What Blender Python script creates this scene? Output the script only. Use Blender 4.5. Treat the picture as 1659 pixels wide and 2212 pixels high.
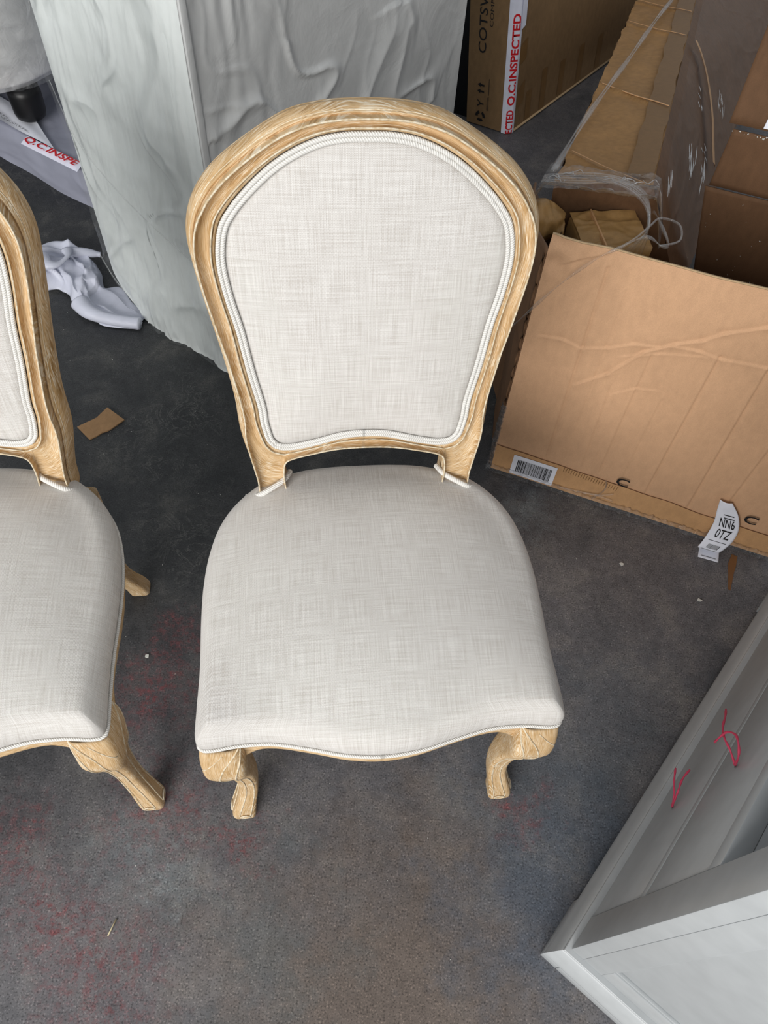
import bpy, bmesh, math, random
from mathutils import Vector, Matrix, noise

for _o in list(bpy.data.objects):
    bpy.data.objects.remove(_o)
SC = bpy.context.scene
COL = SC.collection
random.seed(7)

# ------------------------------------------------------------------ camera
cam_data = bpy.data.cameras.new('camera')
cam = bpy.data.objects.new('camera', cam_data)
COL.objects.link(cam)
cam_data.sensor_fit = 'VERTICAL'
cam_data.sensor_height = 36.0
cam_data.lens = 36.0 * 1604.0 / 2212.0
cam_data.clip_start = 0.02
_d = Vector((740 - 829.5, 2199 - 1106.0, 1604.0)).normalized()      # gravity seen from the phone
_up = -_d
_Y = (Vector((0, 0, 1)) - _up * _up.z).normalized()
_X = _Y.cross(_up)
RW = Matrix((_X, _Y, _up))                                            # camera -> world
cr = RW @ Vector((1, 0, 0)); cu = RW @ Vector((0, -1, 0)); cb = RW @ Vector((0, 0, -1))
m = Matrix.Identity(4)
for i in range(3):
    m[i][0], m[i][1], m[i][2] = cr[i], cu[i], cb[i]
m[2][3] = 1.42
cam.matrix_world = m
SC.camera = cam

# ------------------------------------------------------------------ world, lights, exposure
w = bpy.data.worlds.new('world'); SC.world = w; w.use_nodes = True
bg = w.node_tree.nodes['Background']
bg.inputs[0].default_value = (0.92, 0.96, 1.0, 1); bg.inputs[1].default_value = 0.43
def area(name, loc, target, sx, sy, power, col):
    l = bpy.data.lights.new(name, 'AREA'); l.shape = 'RECTANGLE'; l.size = sx; l.size_y = sy
    l.energy = power; l.color = col
    o = bpy.data.objects.new(name, l); COL.objects.link(o); o.location = loc
    o.rotation_euler = (Vector(target) - Vector(loc)).to_track_quat('-Z', 'Y').to_euler()
    return o
area('open_shutter_daylight', (-1.9, -4.3, 2.9), (0.0, 0.9, 0.3), 4.0, 2.6, 378, (1.0, 0.98, 0.95))
SC.view_settings.view_transform = 'Standard'
SC.view_settings.look = 'None'
SC.view_settings.gamma = 1.0
SC.view_settings.use_curve_mapping = False
SC.view_settings.exposure = 0.0

# ------------------------------------------------------------------ object helpers
def V(*a): return Vector(a)
def root(name, label, cat, loc=(0, 0, 0), rz=0.0, group=None):
    o = bpy.data.objects.new(name, None); COL.objects.link(o)
    o.location = loc; o.rotation_euler = (0, 0, rz); o.empty_display_size = 0.05
    o['label'] = label; o['category'] = cat
    if group: o['group'] = group
    return o
def off_of(p):
    v = Vector((0, 0, 0))
    while p is not None:
        v += Vector(p.location); p = p.parent
    return v
def mesh(name, vs, fs, mat, parent=None, uv=None, smooth=True, world=True, sharp=None):
    me = bpy.data.meshes.new(name)
    o_ = off_of(parent) if (world and parent is not None) else Vector((0, 0, 0))
    me.from_pydata([tuple(Vector(v) - o_) for v in vs], [], fs)
    me.update()
    if mat: me.materials.append(mat)
    if smooth:
        me.polygons.foreach_set('use_smooth', [True] * len(me.polygons))
    if uv is not None:
        L = me.uv_layers.new(name='UVMap')
        flat = []
        for lp in me.loops:
            flat.extend(uv[lp.vertex_index])
        L.data.foreach_set('uv', flat)
    o = bpy.data.objects.new(name, me); COL.objects.link(o)
    if parent is not None: o.parent = parent
    return o
def tag(o, label, cat=None, group=None, kind=None):
    if label: o['label'] = label
    if cat: o['category'] = cat
    if group: o['group'] = group
    if kind: o['kind'] = kind
    return o
def autosmooth(o, ang=0.7):
    me = o.data
    bm = bmesh.new(); bm.from_mesh(me)
    for e in bm.edges:
        e.smooth = not (len(e.link_faces) == 2 and e.calc_face_angle(0) > ang)
    bm.to_mesh(me); bm.free()
    return o
def hexa(name, c, mat, parent=None, bev=0.0, seg=2, world=True):
    """c: 8 corners, bottom ring of four then top ring of four"""
    bm = bmesh.new(); vv = [bm.verts.new(p) for p in c]
    for f in ((0, 1, 2, 3), (4, 5, 6, 7), (0, 1, 5, 4), (1, 2, 6, 5), (2, 3, 7, 6), (3, 0, 4, 7)):
        bm.faces.new([vv[i] for i in f])
    bmesh.ops.recalc_face_normals(bm, faces=bm.faces)
    if bev: bmesh.ops.bevel(bm, geom=list(bm.edges), offset=bev, segments=seg, affect='EDGES', profile=0.5)
    vs = [v.co.copy() for v in bm.verts]; bm.verts.index_update()
    fs = [[v.index for v in f.verts] for f in bm.faces]; bm.free()
    return autosmooth(mesh(name, vs, fs, mat, parent, world=world), 0.6)
def obox(name, P, ex, ey, ez, a, b, mat, parent=None, bev=0.0, seg=2):
    """oriented box: from a=(a0,a1,a2) to b along unit axes ex, ey, ez at P"""
    c = []
    for k in (a[2], b[2]):
        for i, j in ((a[0], a[1]), (b[0], a[1]), (b[0], b[1]), (a[0], b[1])):
            c.append(P + ex * i + ey * j + ez * k)
    return hexa(name, c, mat, parent, bev, seg)
def grid(name, fn, nu, nv, mat, parent=None, uvs=1.0, close_u=False, uvfn=None, world=True, thick=0.0):
    vs, uv, fs = [], [], []
    for j in range(nv + 1):
        for i in range(nu + (0 if close_u else 1)):
            u, v = i / nu, j / nv
            vs.append(fn(u, v)); uv.append(uvfn(u, v) if uvfn else (u * uvs, v * uvs))
    n = nu if close_u else nu + 1
    for j in range(nv):
        for i in range(nu):
            a = j * n + i; b = j * n + (i + 1) % n
            fs.append((a, b, b + n, a + n))
    o = mesh(name, vs, fs, mat, parent, uv, world=world)
    if thick:
        md = o.modifiers.new('thick', 'SOLIDIFY'); md.thickness = thick; md.offset = 0
    return o
def catmull(P, n, closed=False):
    P = [Vector(p) for p in P]; out = []
    N = len(P); segs = N if closed else N - 1
    for s in range(segs):
        if closed: p0, p1, p2, p3 = P[(s - 1) % N], P[s], P[(s + 1) % N], P[(s + 2) % N]
        else: p0, p1, p2, p3 = P[max(s - 1, 0)], P[s], P[s + 1], P[min(s + 2, N - 1)]
        for k in range(n):
            t = k / n
            out.append(0.5 * ((2 * p1) + (p2 - p0) * t + (2 * p0 - 5 * p1 + 4 * p2 - p3) * t * t + (3 * p1 - p0 - 3 * p2 + p3) * t ** 3))
    if not closed: out.append(P[-1])
    return out
def tube_data(P, r, seg=8, closed=False, flat=1.0, upv=Vector((0, 0, 1))):
    vs, uv, fs = [], [], []
    N = len(P); L = 0
    for i, p in enumerate(P):
        a = P[(i - 1) % N] if (closed or i > 0) else P[0]
        b = P[(i + 1) % N] if (closed or i < N - 1) else P[-1]
        t = (b - a)
        t = t.normalized() if t.length > 1e-9 else Vector((0, 0, 1))
        s = t.cross(upv)
        if s.length < 1e-4: s = t.cross(Vector((0, 1, 0)))
        s.normalize(); q = s.cross(t)
        rr = r(i / max(N - 1, 1)) if callable(r) else r
        if i: L += (p - P[i - 1]).length
        for k in range(seg):
            an = 2 * math.pi * k / seg
            vs.append(p + s * math.cos(an) * rr + q * math.sin(an) * rr * flat); uv.append((L, 0.012 * k / seg))
    M = N if closed else N - 1
    for i in range(M):
        for k in range(seg):
            a = i * seg + k; b = i * seg + (k + 1) % seg
            c = ((i + 1) % N) * seg
            fs.append((a, b, c + (k + 1) % seg, c + k))
    if not closed:
        fs.append(tuple(range(seg - 1, -1, -1))); fs.append(tuple((N - 1) * seg + k for k in range(seg)))
    return vs, fs, uv
def tube(name, P, r, mat, parent=None, seg=8, closed=False, flat=1.0, upv=Vector((0, 0, 1)), world=True):
    vs, fs, uv = tube_data(P, r, seg, closed, flat, upv)
    return mesh(name, vs, fs, mat, parent, uv, world=world)
class Acc:
    """several shapes of one part joined in a single mesh"""
    def __init__(s): s.v, s.f, s.u = [], [], []
    def add(s, d):
        k = len(s.v); s.v += d[0]; s.f += [tuple(i + k for i in f) for f in d[1]]; s.u += d[2]
def fbm(p, oct=3):
    r, a, f = 0.0, 1.0, 1.0
    for _ in range(oct):
        r += a * noise.noise(Vector(p) * f); a *= 0.5; f *= 2.1
    return r
def text(name, s, size, fn, mat, parent, bold=0.0, width=None, extr=0.0, shear=0.0):
    """lettering; fn maps flat text coordinates (x right, y up, metres) to a world point"""
    cu_ = bpy.data.curves.new(name, 'FONT'); cu_.body = s; cu_.size = 1.0; cu_.offset = bold; cu_.shear = shear
    cu_.resolution_u = 3
    to = bpy.data.objects.new(name, cu_); COL.objects.link(to)
    dg = bpy.context.evaluated_depsgraph_get(); me = bpy.data.meshes.new_from_object(to.evaluated_get(dg))
    bpy.data.objects.remove(to); bpy.data.curves.remove(cu_)
    xs = [v.co.x for v in me.vertices]; x0, x1 = min(xs), max(xs)
    k = size / 0.73                                              # cap height of the built-in face
    kx = (width / (x1 - x0)) if width else k
    o_ = off_of(parent)
    for v in me.vertices:
        v.co = Vector(fn((v.co.x - x0) * kx, v.co.y * k)) - o_
    me.materials.clear(); me.materials.append(mat)
    o = bpy.data.objects.new(name, me); COL.objects.link(o); o.parent = parent
    return o

# ------------------------------------------------------------------ materials
def nmat(name, base=(0.5, 0.5, 0.5), rough=0.6, metal=0.0, spec=0.5):
    m_ = bpy.data.materials.new(name); m_.use_nodes = True
    b = m_.node_tree.nodes['Principled BSDF']
    b.inputs['Base Color'].default_value = (*base, 1); b.inputs['Roughness'].default_value = rough
    b.inputs['Metallic'].default_value = metal; b.inputs['Specular IOR Level'].default_value = spec
    return m_, m_.node_tree, b
class NT:
    def __init__(s, nt): s.nt = nt
    def n(s, t, **kw):
        nd = s.nt.nodes.new(t)
        for k, v in kw.items():
            if k.startswith('i_'):
                key = k[2:]; key = int(key) if key.isdigit() else key.replace('_', ' ')
                nd.inputs[key].default_value = v
            else: setattr(nd, k, v)
        return nd
    def l(s, a, b): s.nt.links.new(a, b)
    def math(s, op, a, b=None, c=None, clamp=False):
        nd = s.nt.nodes.new('ShaderNodeMath'); nd.operation = op; nd.use_clamp = clamp
        for i, x in enumerate((a, b, c)):
            if x is None: continue
            if isinstance(x, (int, float)): nd.inputs[i].default_value = x
            else: s.l(x, nd.inputs[i])
        return nd.outputs[0]
    def ramp(s, fac, stops, interp='LINEAR'):
        nd = s.nt.nodes.new('ShaderNodeValToRGB'); nd.color_ramp.interpolation = interp
        el = nd.color_ramp.elements
        while len(el) < len(stops): el.new(0.5)
        for e, (p, c) in zip(el, stops):
            e.position = p; e.color = (*c, 1) if len(c) == 3 else c
        s.l(fac, nd.inputs[0]); return nd.outputs[0]
    def mix(s, fac, a, b, blend='MIX'):
        nd = s.nt.nodes.new('ShaderNodeMix'); nd.data_type = 'RGBA'; nd.blend_type = blend
        for sock, x in ((nd.inputs[0], fac), (nd.inputs[6], a), (nd.inputs[7], b)):
            if isinstance(x, (int, float)): sock.default_value = x
            elif isinstance(x, tuple): sock.default_value = (*x, 1)
            else: s.l(x, sock)
        return nd.outputs[2]
    def noise(s, vec, scale, detail=3, rough=0.5, dist=0.0):
        nd = s.n('ShaderNodeTexNoise'); nd.inputs['Scale'].default_value = scale
        nd.inputs['Detail'].default_value = detail; nd.inputs['Roughness'].default_value = rough
        nd.inputs['Distortion'].default_value = dist
        s.l(vec, nd.inputs['Vector']); return nd.outputs['Fac']
    def mapping(s, vec, sc=(1, 1, 1), loc=(0, 0, 0), rot=(0, 0, 0)):
        nd = s.n('ShaderNodeMapping'); nd.inputs['Scale'].default_value = sc
        nd.inputs['Location'].default_value = loc; nd.inputs['Rotation'].default_value = rot
        s.l(vec, nd.inputs['Vector']); return nd.outputs[0]
    def bump(s, h, strength, dist, normal=None):
        nd = s.n('ShaderNodeBump'); nd.inputs['Strength'].default_value = strength; nd.inputs['Distance'].default_value = dist
        s.l(h, nd.inputs['Height'])
        if normal is not None: s.l(normal, nd.inputs['Normal'])
        return nd.outputs[0]

def mat_linen():
    m_, nt, b = nmat('linen', rough=0.9, spec=0.25); t = NT(nt)
    uv = t.n('ShaderNodeTexCoord').outputs['UV']
    sep = t.n('ShaderNodeSeparateXYZ'); t.l(uv, sep.inputs[0])
    # gentle thread waviness
    wob = t.noise(uv, 60, 2)
    wv = t.math('MULTIPLY', t.math('SUBTRACT', wob, 0.5), 0.0011)
    U = t.math('ADD', sep.outputs[0], wv); Vv = t.math('ADD', sep.outputs[1], wv)
    k = 2 * math.pi / 0.0018
    su = t.math('SINE', t.math('MULTIPLY', U, k)); sv = t.math('SINE', t.math('MULTIPLY', Vv, k))
    weave = t.math('ADD', t.math('MULTIPLY', t.math('MULTIPLY', su, sv), 0.5), 0.5)
    # slubs: single threads lighter / darker along their length
    nu = t.noise(t.mapping(uv, (650, 16, 1)), 1.0, 2, 0.6)
    nv = t.noise(t.mapping(uv, (16, 650, 1)), 1.0, 2, 0.6)
    slub = t.math('ADD', nu, nv)
    s1 = t.ramp(t.math('MULTIPLY', slub, 0.5), [(0.36, (0.60, 0.565, 0.525)), (0.50, (0.71, 0.685, 0.655)), (0.64, (0.82, 0.80, 0.77))])
    w1 = t.ramp(weave, [(0.0, (0.66, 0.64, 0.62)), (0.55, (1, 1, 1)), (1.0, (1.0, 1.0, 1.0))])
    c = t.mix(0.75, s1, w1, 'MULTIPLY')
    t.l(c, b.inputs['Base Color'])
    h = t.math('ADD', weave, t.math('MULTIPLY', slub, 1.2))
    t.l(t.bump(h, 0.5, 0.0007), b.inputs['Normal'])
    b.inputs['Sheen Weight'].default_value = 0.15
    return m_
def mat_piping():
    m_, nt, b = nmat('cord_trim', rough=0.9, spec=0.2); t = NT(nt)
    uv = t.n('ShaderNodeTexCoord').outputs['UV']; sep = t.n('ShaderNodeSeparateXYZ'); t.l(uv, sep.inputs[0])
    a = t.math('SINE', t.math('MULTIPLY', t.math('ADD', sep.outputs[0], sep.outputs[1]), 2 * math.pi / 0.0032))
    a = t.math('ADD', t.math('MULTIPLY', a, 0.5), 0.5)
    t.l(t.ramp(a, [(0, (0.63, 0.61, 0.57)), (0.6, (0.80, 0.785, 0.75))]), b.inputs['Base Color'])
    t.l(t.bump(a, 0.6, 0.0008), b.inputs['Normal'])
    return m_
def mat_oak():
    m_, nt, b = nmat('limed_oak', rough=0.62, spec=0.35); t = NT(nt)
    uv = t.n('ShaderNodeTexCoord').outputs['UV']
    wv = t.noise(t.mapping(uv, (9, 40, 1)), 1.0, 2)
    uvw = t.n('ShaderNodeVectorMath', operation='ADD'); t.l(uv, uvw.inputs[0])
    cmb = t.n('ShaderNodeCombineXYZ'); t.l(t.math('MULTIPLY', wv, 0.012), cmb.inputs[1]); t.l(cmb.outputs[0], uvw.inputs[1])
    grain = t.noise(t.mapping(uvw.outputs[0], (45, 1300, 1)), 1.0, 3, 0.6)
    broad = t.noise(t.mapping(uvw.outputs[0], (7, 90, 1)), 1.0, 3, 0.55)
    base = t.ramp(broad, [(0.3, (0.47, 0.295, 0.125)), (0.5, (0.60, 0.40, 0.20)), (0.72, (0.71, 0.51, 0.29))])
    lime = t.ramp(grain, [(0.50, (0, 0, 0)), (0.60, (1, 1, 1))])
    fac = t.math('MULTIPLY', lime, t.ramp(t.noise(uv, 14, 3), [(0.32, (0.1,) * 3), (0.62, (0.85,) * 3)]))
    c = t.mix(fac, base, (0.88, 0.80, 0.64))
    dark = t.ramp(grain, [(0.34, (0.58, 0.50, 0.42)), (0.46, (1, 1, 1))])
    c = t.mix(0.8, c, dark, 'MULTIPLY')
    t.l(c, b.inputs['Base Color'])
    t.l(t.bump(grain, 0.5, 0.001), b.inputs['Normal'])
    return m_
def mat_lime():
    m_, nt, b = nmat('limed_bead', (0.70, 0.60, 0.42), 0.6)
    t = NT(nt); co = t.n('ShaderNodeTexCoord').outputs['Object']
    t.l(t.ramp(t.noise(co, 160, 3), [(0.3, (0.50, 0.36, 0.19)), (0.6, (0.74, 0.66, 0.51))]), b.inputs['Base Color'])
    return m_
def mat_floor():
    m_, nt, b = nmat('painted_concrete', rough=0.6, spec=0.35); t = NT(nt)
    co = t.n('ShaderNodeTexCoord').outputs['Object']
    n1 = t.noise(co, 1.7, 5, 0.6, 0.3); n2 = t.noise(co, 9, 6, 0.65, 0.4); n3 = t.noise(co, 330, 2, 0.5); n4 = t.noise(co, 60, 5, 0.7)
    base = t.ramp(n2, [(0.30, (0.085, 0.088, 0.097)), (0.5, (0.130, 0.126, 0.134)), (0.72, (0.195, 0.183, 0.175))])
    def blob(cx, cy, r0, r1, sc=7, amt=1.0, seed=0.0, k=0.9):
        d = t.n('ShaderNodeVectorMath', operation='DISTANCE'); t.l(co, d.inputs[0]); d.inputs[1].default_value = (cx, cy, 0)
        dd = t.math('ADD', d.outputs['Value'], t.math('MULTIPLY', t.math('SUBTRACT', t.noise(t.mapping(co, loc=(seed, 0, 0)), sc, 5, 0.7), 0.5), k))
        mr = t.n('ShaderNodeMapRange', clamp=True); t.l(dd, mr.inputs[0])
        mr.inputs[1].default_value = r0; mr.inputs[2].default_value = r1; mr.inputs[3].default_value = amt; mr.inputs[4].default_value = 0.0
        return mr.outputs[0]
    c = base
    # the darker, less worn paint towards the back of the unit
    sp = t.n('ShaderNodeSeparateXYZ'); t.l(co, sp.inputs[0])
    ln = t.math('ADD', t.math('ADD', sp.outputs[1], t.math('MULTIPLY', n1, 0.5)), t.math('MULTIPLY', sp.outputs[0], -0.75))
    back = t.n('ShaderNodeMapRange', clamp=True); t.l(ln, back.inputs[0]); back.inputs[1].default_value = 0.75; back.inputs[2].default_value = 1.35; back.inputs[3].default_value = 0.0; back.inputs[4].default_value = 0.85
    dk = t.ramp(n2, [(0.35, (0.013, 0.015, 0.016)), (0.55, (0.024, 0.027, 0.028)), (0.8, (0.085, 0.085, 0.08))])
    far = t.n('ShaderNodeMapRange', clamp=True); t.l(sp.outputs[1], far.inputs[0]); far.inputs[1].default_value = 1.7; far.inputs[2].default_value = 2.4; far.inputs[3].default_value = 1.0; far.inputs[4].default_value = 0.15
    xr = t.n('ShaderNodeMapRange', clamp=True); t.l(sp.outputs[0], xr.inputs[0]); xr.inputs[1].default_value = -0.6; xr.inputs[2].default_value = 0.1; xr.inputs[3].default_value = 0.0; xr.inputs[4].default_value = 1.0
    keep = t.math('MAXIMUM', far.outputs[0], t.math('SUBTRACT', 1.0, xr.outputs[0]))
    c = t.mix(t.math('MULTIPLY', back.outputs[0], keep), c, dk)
    c = t.mix(blob(0.05, -0.03, 0.10, 0.42, 5, 0.7, 3), c, (0.165, 0.125, 0.098))            # brown worn area
    c = t.mix(blob(-0.45, 0.0, 0.0, 0.45, 5, 0.35, 9), c, (0.20, 0.195, 0.205))
    c = t.mix(blob(0.33, 0.22, 0.0, 0.22, 8, 0.6, 5), c, (0.080, 0.104, 0.140))              # blue paint
    c = t.mix(blob(0.40, 0.45, 0.02, 0.30, 7, 0.45, 5), c, (0.078, 0.098, 0.118))
    c = t.mix(blob(-0.12, 0.10, 0.0, 0.16, 9, 0.4, 15), c, (0.085, 0.11, 0.12))
    spk = t.ramp(t.noise(co, 75, 5, 0.7), [(0.47, (0.12,) * 3), (0.60, (1, 1, 1))])
    for q in ((-0.36, 0.27, 0.13, 1), (-0.385, 0.03, 0.13, 2), (-0.50, 0.10, 0.10, 6), (-0.60, 0.21, 0.10, 7), (-0.42, 0.50, 0.11, 4), (0.30, 0.33, 0.06, 11), (-0.2, 0.24, 0.06, 12), (-0.40, 0.62, 0.07, 13)):
        c = t.mix(blob(q[0], q[1], -0.02, q[2], 22, 0.75, q[3], 0.34) if False else t.math('MULTIPLY', blob(q[0], q[1], -0.02, q[2], 22, 0.8, q[3], 0.30), spk), c, (0.20, 0.050, 0.055))   # red paint showing through
    for q in ((-0.39, 0.22, 0.10, 21), (-0.31, 0.17, 0.06, 22), (0.33, 1.0, 0.08, 23)):
        c = t.mix(blob(q[0], q[1], -0.02, q[2], 30, 0.5, q[3], 0.3), c, (0.20, 0.235, 0.25))
    # pale scuffs
    rid = t.noise(co, 16, 8, 0.72, 1.2)
    scuff = t.ramp(t.math('ABSOLUTE', t.math('SUBTRACT', rid, 0.5)), [(0.0, (1, 1, 1)), (0.018, (0, 0, 0))])
    patch = t.ramp(t.noise(co, 3.0, 3), [(0.50, (0, 0, 0)), (0.66, (0.55,) * 3)])
    c = t.mix(t.math('MULTIPLY', scuff, patch), c, (0.20, 0.20, 0.185))
    grit = t.ramp(n3, [(0.34, (0.50, 0.50, 0.50)), (0.44, (0.96, 0.96, 0.96)), (0.60, (1.0, 1.0, 1.0)), (0.70, (1.8, 1.75, 1.7))])
    c = t.mix(1.0, c, grit, 'MULTIPLY')
    g2 = t.ramp(n4, [(0.3, (0.74,) * 3), (0.5, (1, 1, 1)), (0.72, (1.28,) * 3)])
    c = t.mix(0.8, c, g2, 'MULTIPLY')
    vo = t.n('ShaderNodeTexVoronoi'); vo.inputs['Scale'].default_value = 75; t.l(co, vo.inputs['Vector'])
    pit = t.ramp(vo.outputs['Distance'], [(0.08, (0.30,) * 3), (0.16, (1, 1, 1))])
    c = t.mix(0.38, c, pit, 'MULTIPLY')
    t.l(c, b.inputs['Base Color'])
    t.l(t.ramp(n2, [(0.3, (0.42,) * 3), (0.7, (0.62,) * 3)]), b.inputs['Roughness'])
    t.l(t.bump(t.math('ADD', t.math('MULTIPLY', n3, 0.4), n4), 0.14, 0.002), b.inputs['Normal'])
    return m_
def mat_card(name, col, var=0.12, gloss=0.8, flute=True, spec=0.3):
    m_, nt, b = nmat(name, rough=gloss, spec=spec); t = NT(nt)
    co = t.n('ShaderNodeTexCoord').outputs['Object']
    a = t.noise(co, 6, 4, 0.6); f = t.noise(co, 700, 3, 0.7); z = t.noise(t.mapping(co, (25, 25, 12)), 3, 3)
    lo = tuple(x * (1 - var) for x in col); hi = tuple(min(1, x * (1 + var)) for x in col)
    c = t.ramp(t.math('MULTIPLY', t.math('ADD', a, z), 0.5), [(0.35, lo), (0.65, hi)])
    c = t.mix(0.7, c, t.ramp(f, [(0.3, (0.84, 0.82, 0.80)), (0.7, (1.12, 1.12, 1.12))]), 'MULTIPLY')
    t.l(c, b.inputs['Base Color'])
    t.l(t.bump(t.math('ADD', f, t.math('MULTIPLY', a, 3)), 0.12, 0.001), b.inputs['Normal'])
    return m_
def mat_foam(name, col, rough=0.45, bumpk=0.3, scale=9, coat=0.0):
    m_, nt, b = nmat(name, rough=rough, spec=0.5); t = NT(nt)
    co = t.n('ShaderNodeTexCoord').outputs['Object']
    a = t.noise(co, scale, 4, 0.6, 0.6)
    t.l(t.ramp(a, [(0.3, tuple(x * 0.93 for x in col)), (0.7, tuple(min(1, x * 1.05) for x in col))]), b.inputs['Base Color'])
    t.l(t.bump(a, bumpk, 0.01), b.inputs['Normal'])
    if coat: b.inputs['Coat Weight'].default_value = coat; b.inputs['Coat Roughness'].default_value = 0.12
    return m_
def mat_film(name, density=0.12, tint=(0.85, 0.88, 0.9), rough=0.12, streak=(60, 60, 4), fk=1.4):
    """clear stretch film: mostly see-through with crisp highlights on its creases"""
    m_ = bpy.data.materials.new(name); m_.use_nodes = True; nt = m_.node_tree; t = NT(nt)
    nt.nodes.remove(nt.nodes['Principled BSDF']); out = nt.nodes['Material Output']
    co = t.n('ShaderNodeTexCoord').outputs['Object']
    f = t.noise(t.mapping(co, streak), 1.0, 4, 0.65, 0.5)
    bmp = t.bump(f, 0.6, 0.004)
    tr = t.n('ShaderNodeBsdfTransparent'); gl = t.n('ShaderNodeBsdfGlossy'); gl.inputs['Roughness'].default_value = rough
    t.l(bmp, gl.inputs['Normal']); df = t.n('ShaderNodeBsdfDiffuse'); df.inputs[0].default_value = (*tint, 1)
    m1 = t.n('ShaderNodeMixShader'); t.l(tr.outputs[0], m1.inputs[1]); t.l(df.outputs[0], m1.inputs[2])
    t.l(t.math('MULTIPLY', t.ramp(f, [(0.4, (0.25,) * 3), (0.75, (1, 1, 1))]), density), m1.inputs[0])
    fr = t.n('ShaderNodeFresnel'); fr.inputs[0].default_value = 1.45; t.l(bmp, fr.inputs['Normal'])
    m2 = t.n('ShaderNodeMixShader'); t.l(t.math('MULTIPLY', fr.outputs[0], fk, clamp=True), m2.inputs[0])
    t.l(m1.outputs[0], m2.inputs[1]); t.l(gl.outputs[0], m2.inputs[2]); t.l(m2.outputs[0], out.inputs[0])
    return m_
def plain(name, col, rough=0.6, spec=0.4, metal=0.0):
    m_, nt, b = nmat(name, col, rough, metal, spec); t = NT(nt)
    co = t.n('ShaderNodeTexCoord').outputs['Object']
    t.l(t.ramp(t.noise(co, 30, 3), [(0.3, tuple(x * 0.95 for x in col)), (0.7, tuple(min(1, x * 1.04) for x in col))]), b.inputs['Base Color'])
    return m_
LINEN, CORD, OAK, LIME, FLOOR = mat_linen(), mat_piping(), mat_oak(), mat_lime(), mat_floor()
CARD = mat_card('tan_cardboard', (0.60, 0.365, 0.215), 0.07)
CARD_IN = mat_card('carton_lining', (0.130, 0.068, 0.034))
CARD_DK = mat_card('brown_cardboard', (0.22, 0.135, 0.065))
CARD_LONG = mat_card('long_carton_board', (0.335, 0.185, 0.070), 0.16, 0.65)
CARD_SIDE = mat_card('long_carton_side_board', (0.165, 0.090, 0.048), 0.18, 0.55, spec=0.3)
CARD_DK2 = mat_card('scrap_board', (0.30, 0.18, 0.09))
CARD_EDGE = mat_card('cut_board_edge', (0.50, 0.36, 0.21))
PARCEL = mat_card('parcel_tape', (0.37, 0.215, 0.080), 0.15, 0.35, spec=0.4)
BTAPE = mat_card('brown_parcel_tape', (0.20, 0.11, 0.04), 0.1, 0.5, spec=0.3)
BTAPE2 = mat_card('pale_brown_tape', (0.57, 0.33, 0.16), 0.1, 0.42, spec=0.4)
FOAM = mat_foam('white_foam_wrap', (0.76, 0.80, 0.79), 0.38, 0.25, 7)
FOAM_SHADED = mat_foam('shaded_foam_wrap', (0.60, 0.61, 0.605), 0.33, 0.3, 10)  # same white foam, its tone darkened for the side in shade
LILAC = mat_foam('lilac_foam_wrap', (0.29, 0.30, 0.37), 0.6, 0.3, 6)
SHEET = mat_foam('foam_sheet', (0.60, 0.62, 0.72), 0.5, 0.2, 20)
BUBBLE = mat_foam('plastic_over_upholstery', (0.74, 0.74, 0.73), 0.3, 0.5, 14, coat=0.6)
FILM = mat_film('clear_film', 0.035, (0.85, 0.88, 0.9), 0.14, (60, 60, 6), 0.12)
FILM_R = mat_film('film_strand_clear', 0.05, (0.9, 0.9, 0.9), 0.05, (300, 300, 90), 0.42)
GLINT = mat_film('film_crease_glint', 0.25, (0.95, 0.96, 1.0), 0.12, (300, 300, 60), 1.6)
FILM_C = mat_film('crinkled_film', 0.12, (0.9, 0.92, 0.95), 0.08, (120, 120, 60), 0.62)
FILM_V = mat_film('soft_poly_film', 0.10, (0.86, 0.9, 0.92), 0.2, (30, 30, 3), 0.8)
GREY = plain('grey_lacquer', (0.435, 0.455, 0.465), 0.34, 0.5)
GREYD = plain('recess_paint', (0.36, 0.38, 0.39), 0.45)
WHITE = plain('white_paper', (0.78, 0.80, 0.88), 0.7)
TAPEW = plain('white_printed_tape', (0.74, 0.76, 0.88), 0.35)
RED = plain('red_print', (0.62, 0.012, 0.02), 0.5)
INK = plain('black_print', (0.010, 0.009, 0.010), 0.6)
BLACK = plain('black_rubber', (0.006, 0.006, 0.007), 0.4)
STRING = plain('pink_string', (0.62, 0.055, 0.12), 0.6)
CHIP = plain('paint_flake', (0.62, 0.62, 0.58), 0.8)
ORNG = plain('rusty_tape_strip', (0.19, 0.085, 0.03), 0.6)
TWIG = plain('straw_splinter', (0.55, 0.47, 0.30), 0.8)

EZ = V(0, 0, 1)
# ------------------------------------------------------------------ floor
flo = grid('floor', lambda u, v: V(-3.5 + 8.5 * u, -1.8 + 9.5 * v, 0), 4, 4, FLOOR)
flo['kind'] = 'structure'

# ------------------------------------------------------------------ dining chair
LEAN = math.radians(12)
BP = V(-0.003, 0.401, 0.46)                      # foot of the back plane
BU = V(1, 0, 0); BV = V(0, math.sin(LEAN), math.cos(LEAN)); BN = V(0, -math.cos(LEAN), math.sin(LEAN))  # BN faces the sitter
def bp(u, v, w=0.0): return V(0, 0, 0) + BP + V(0.003, 0, 0) + BU * u + BV * v + BN * (w + 0.10 * u * u)
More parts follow.
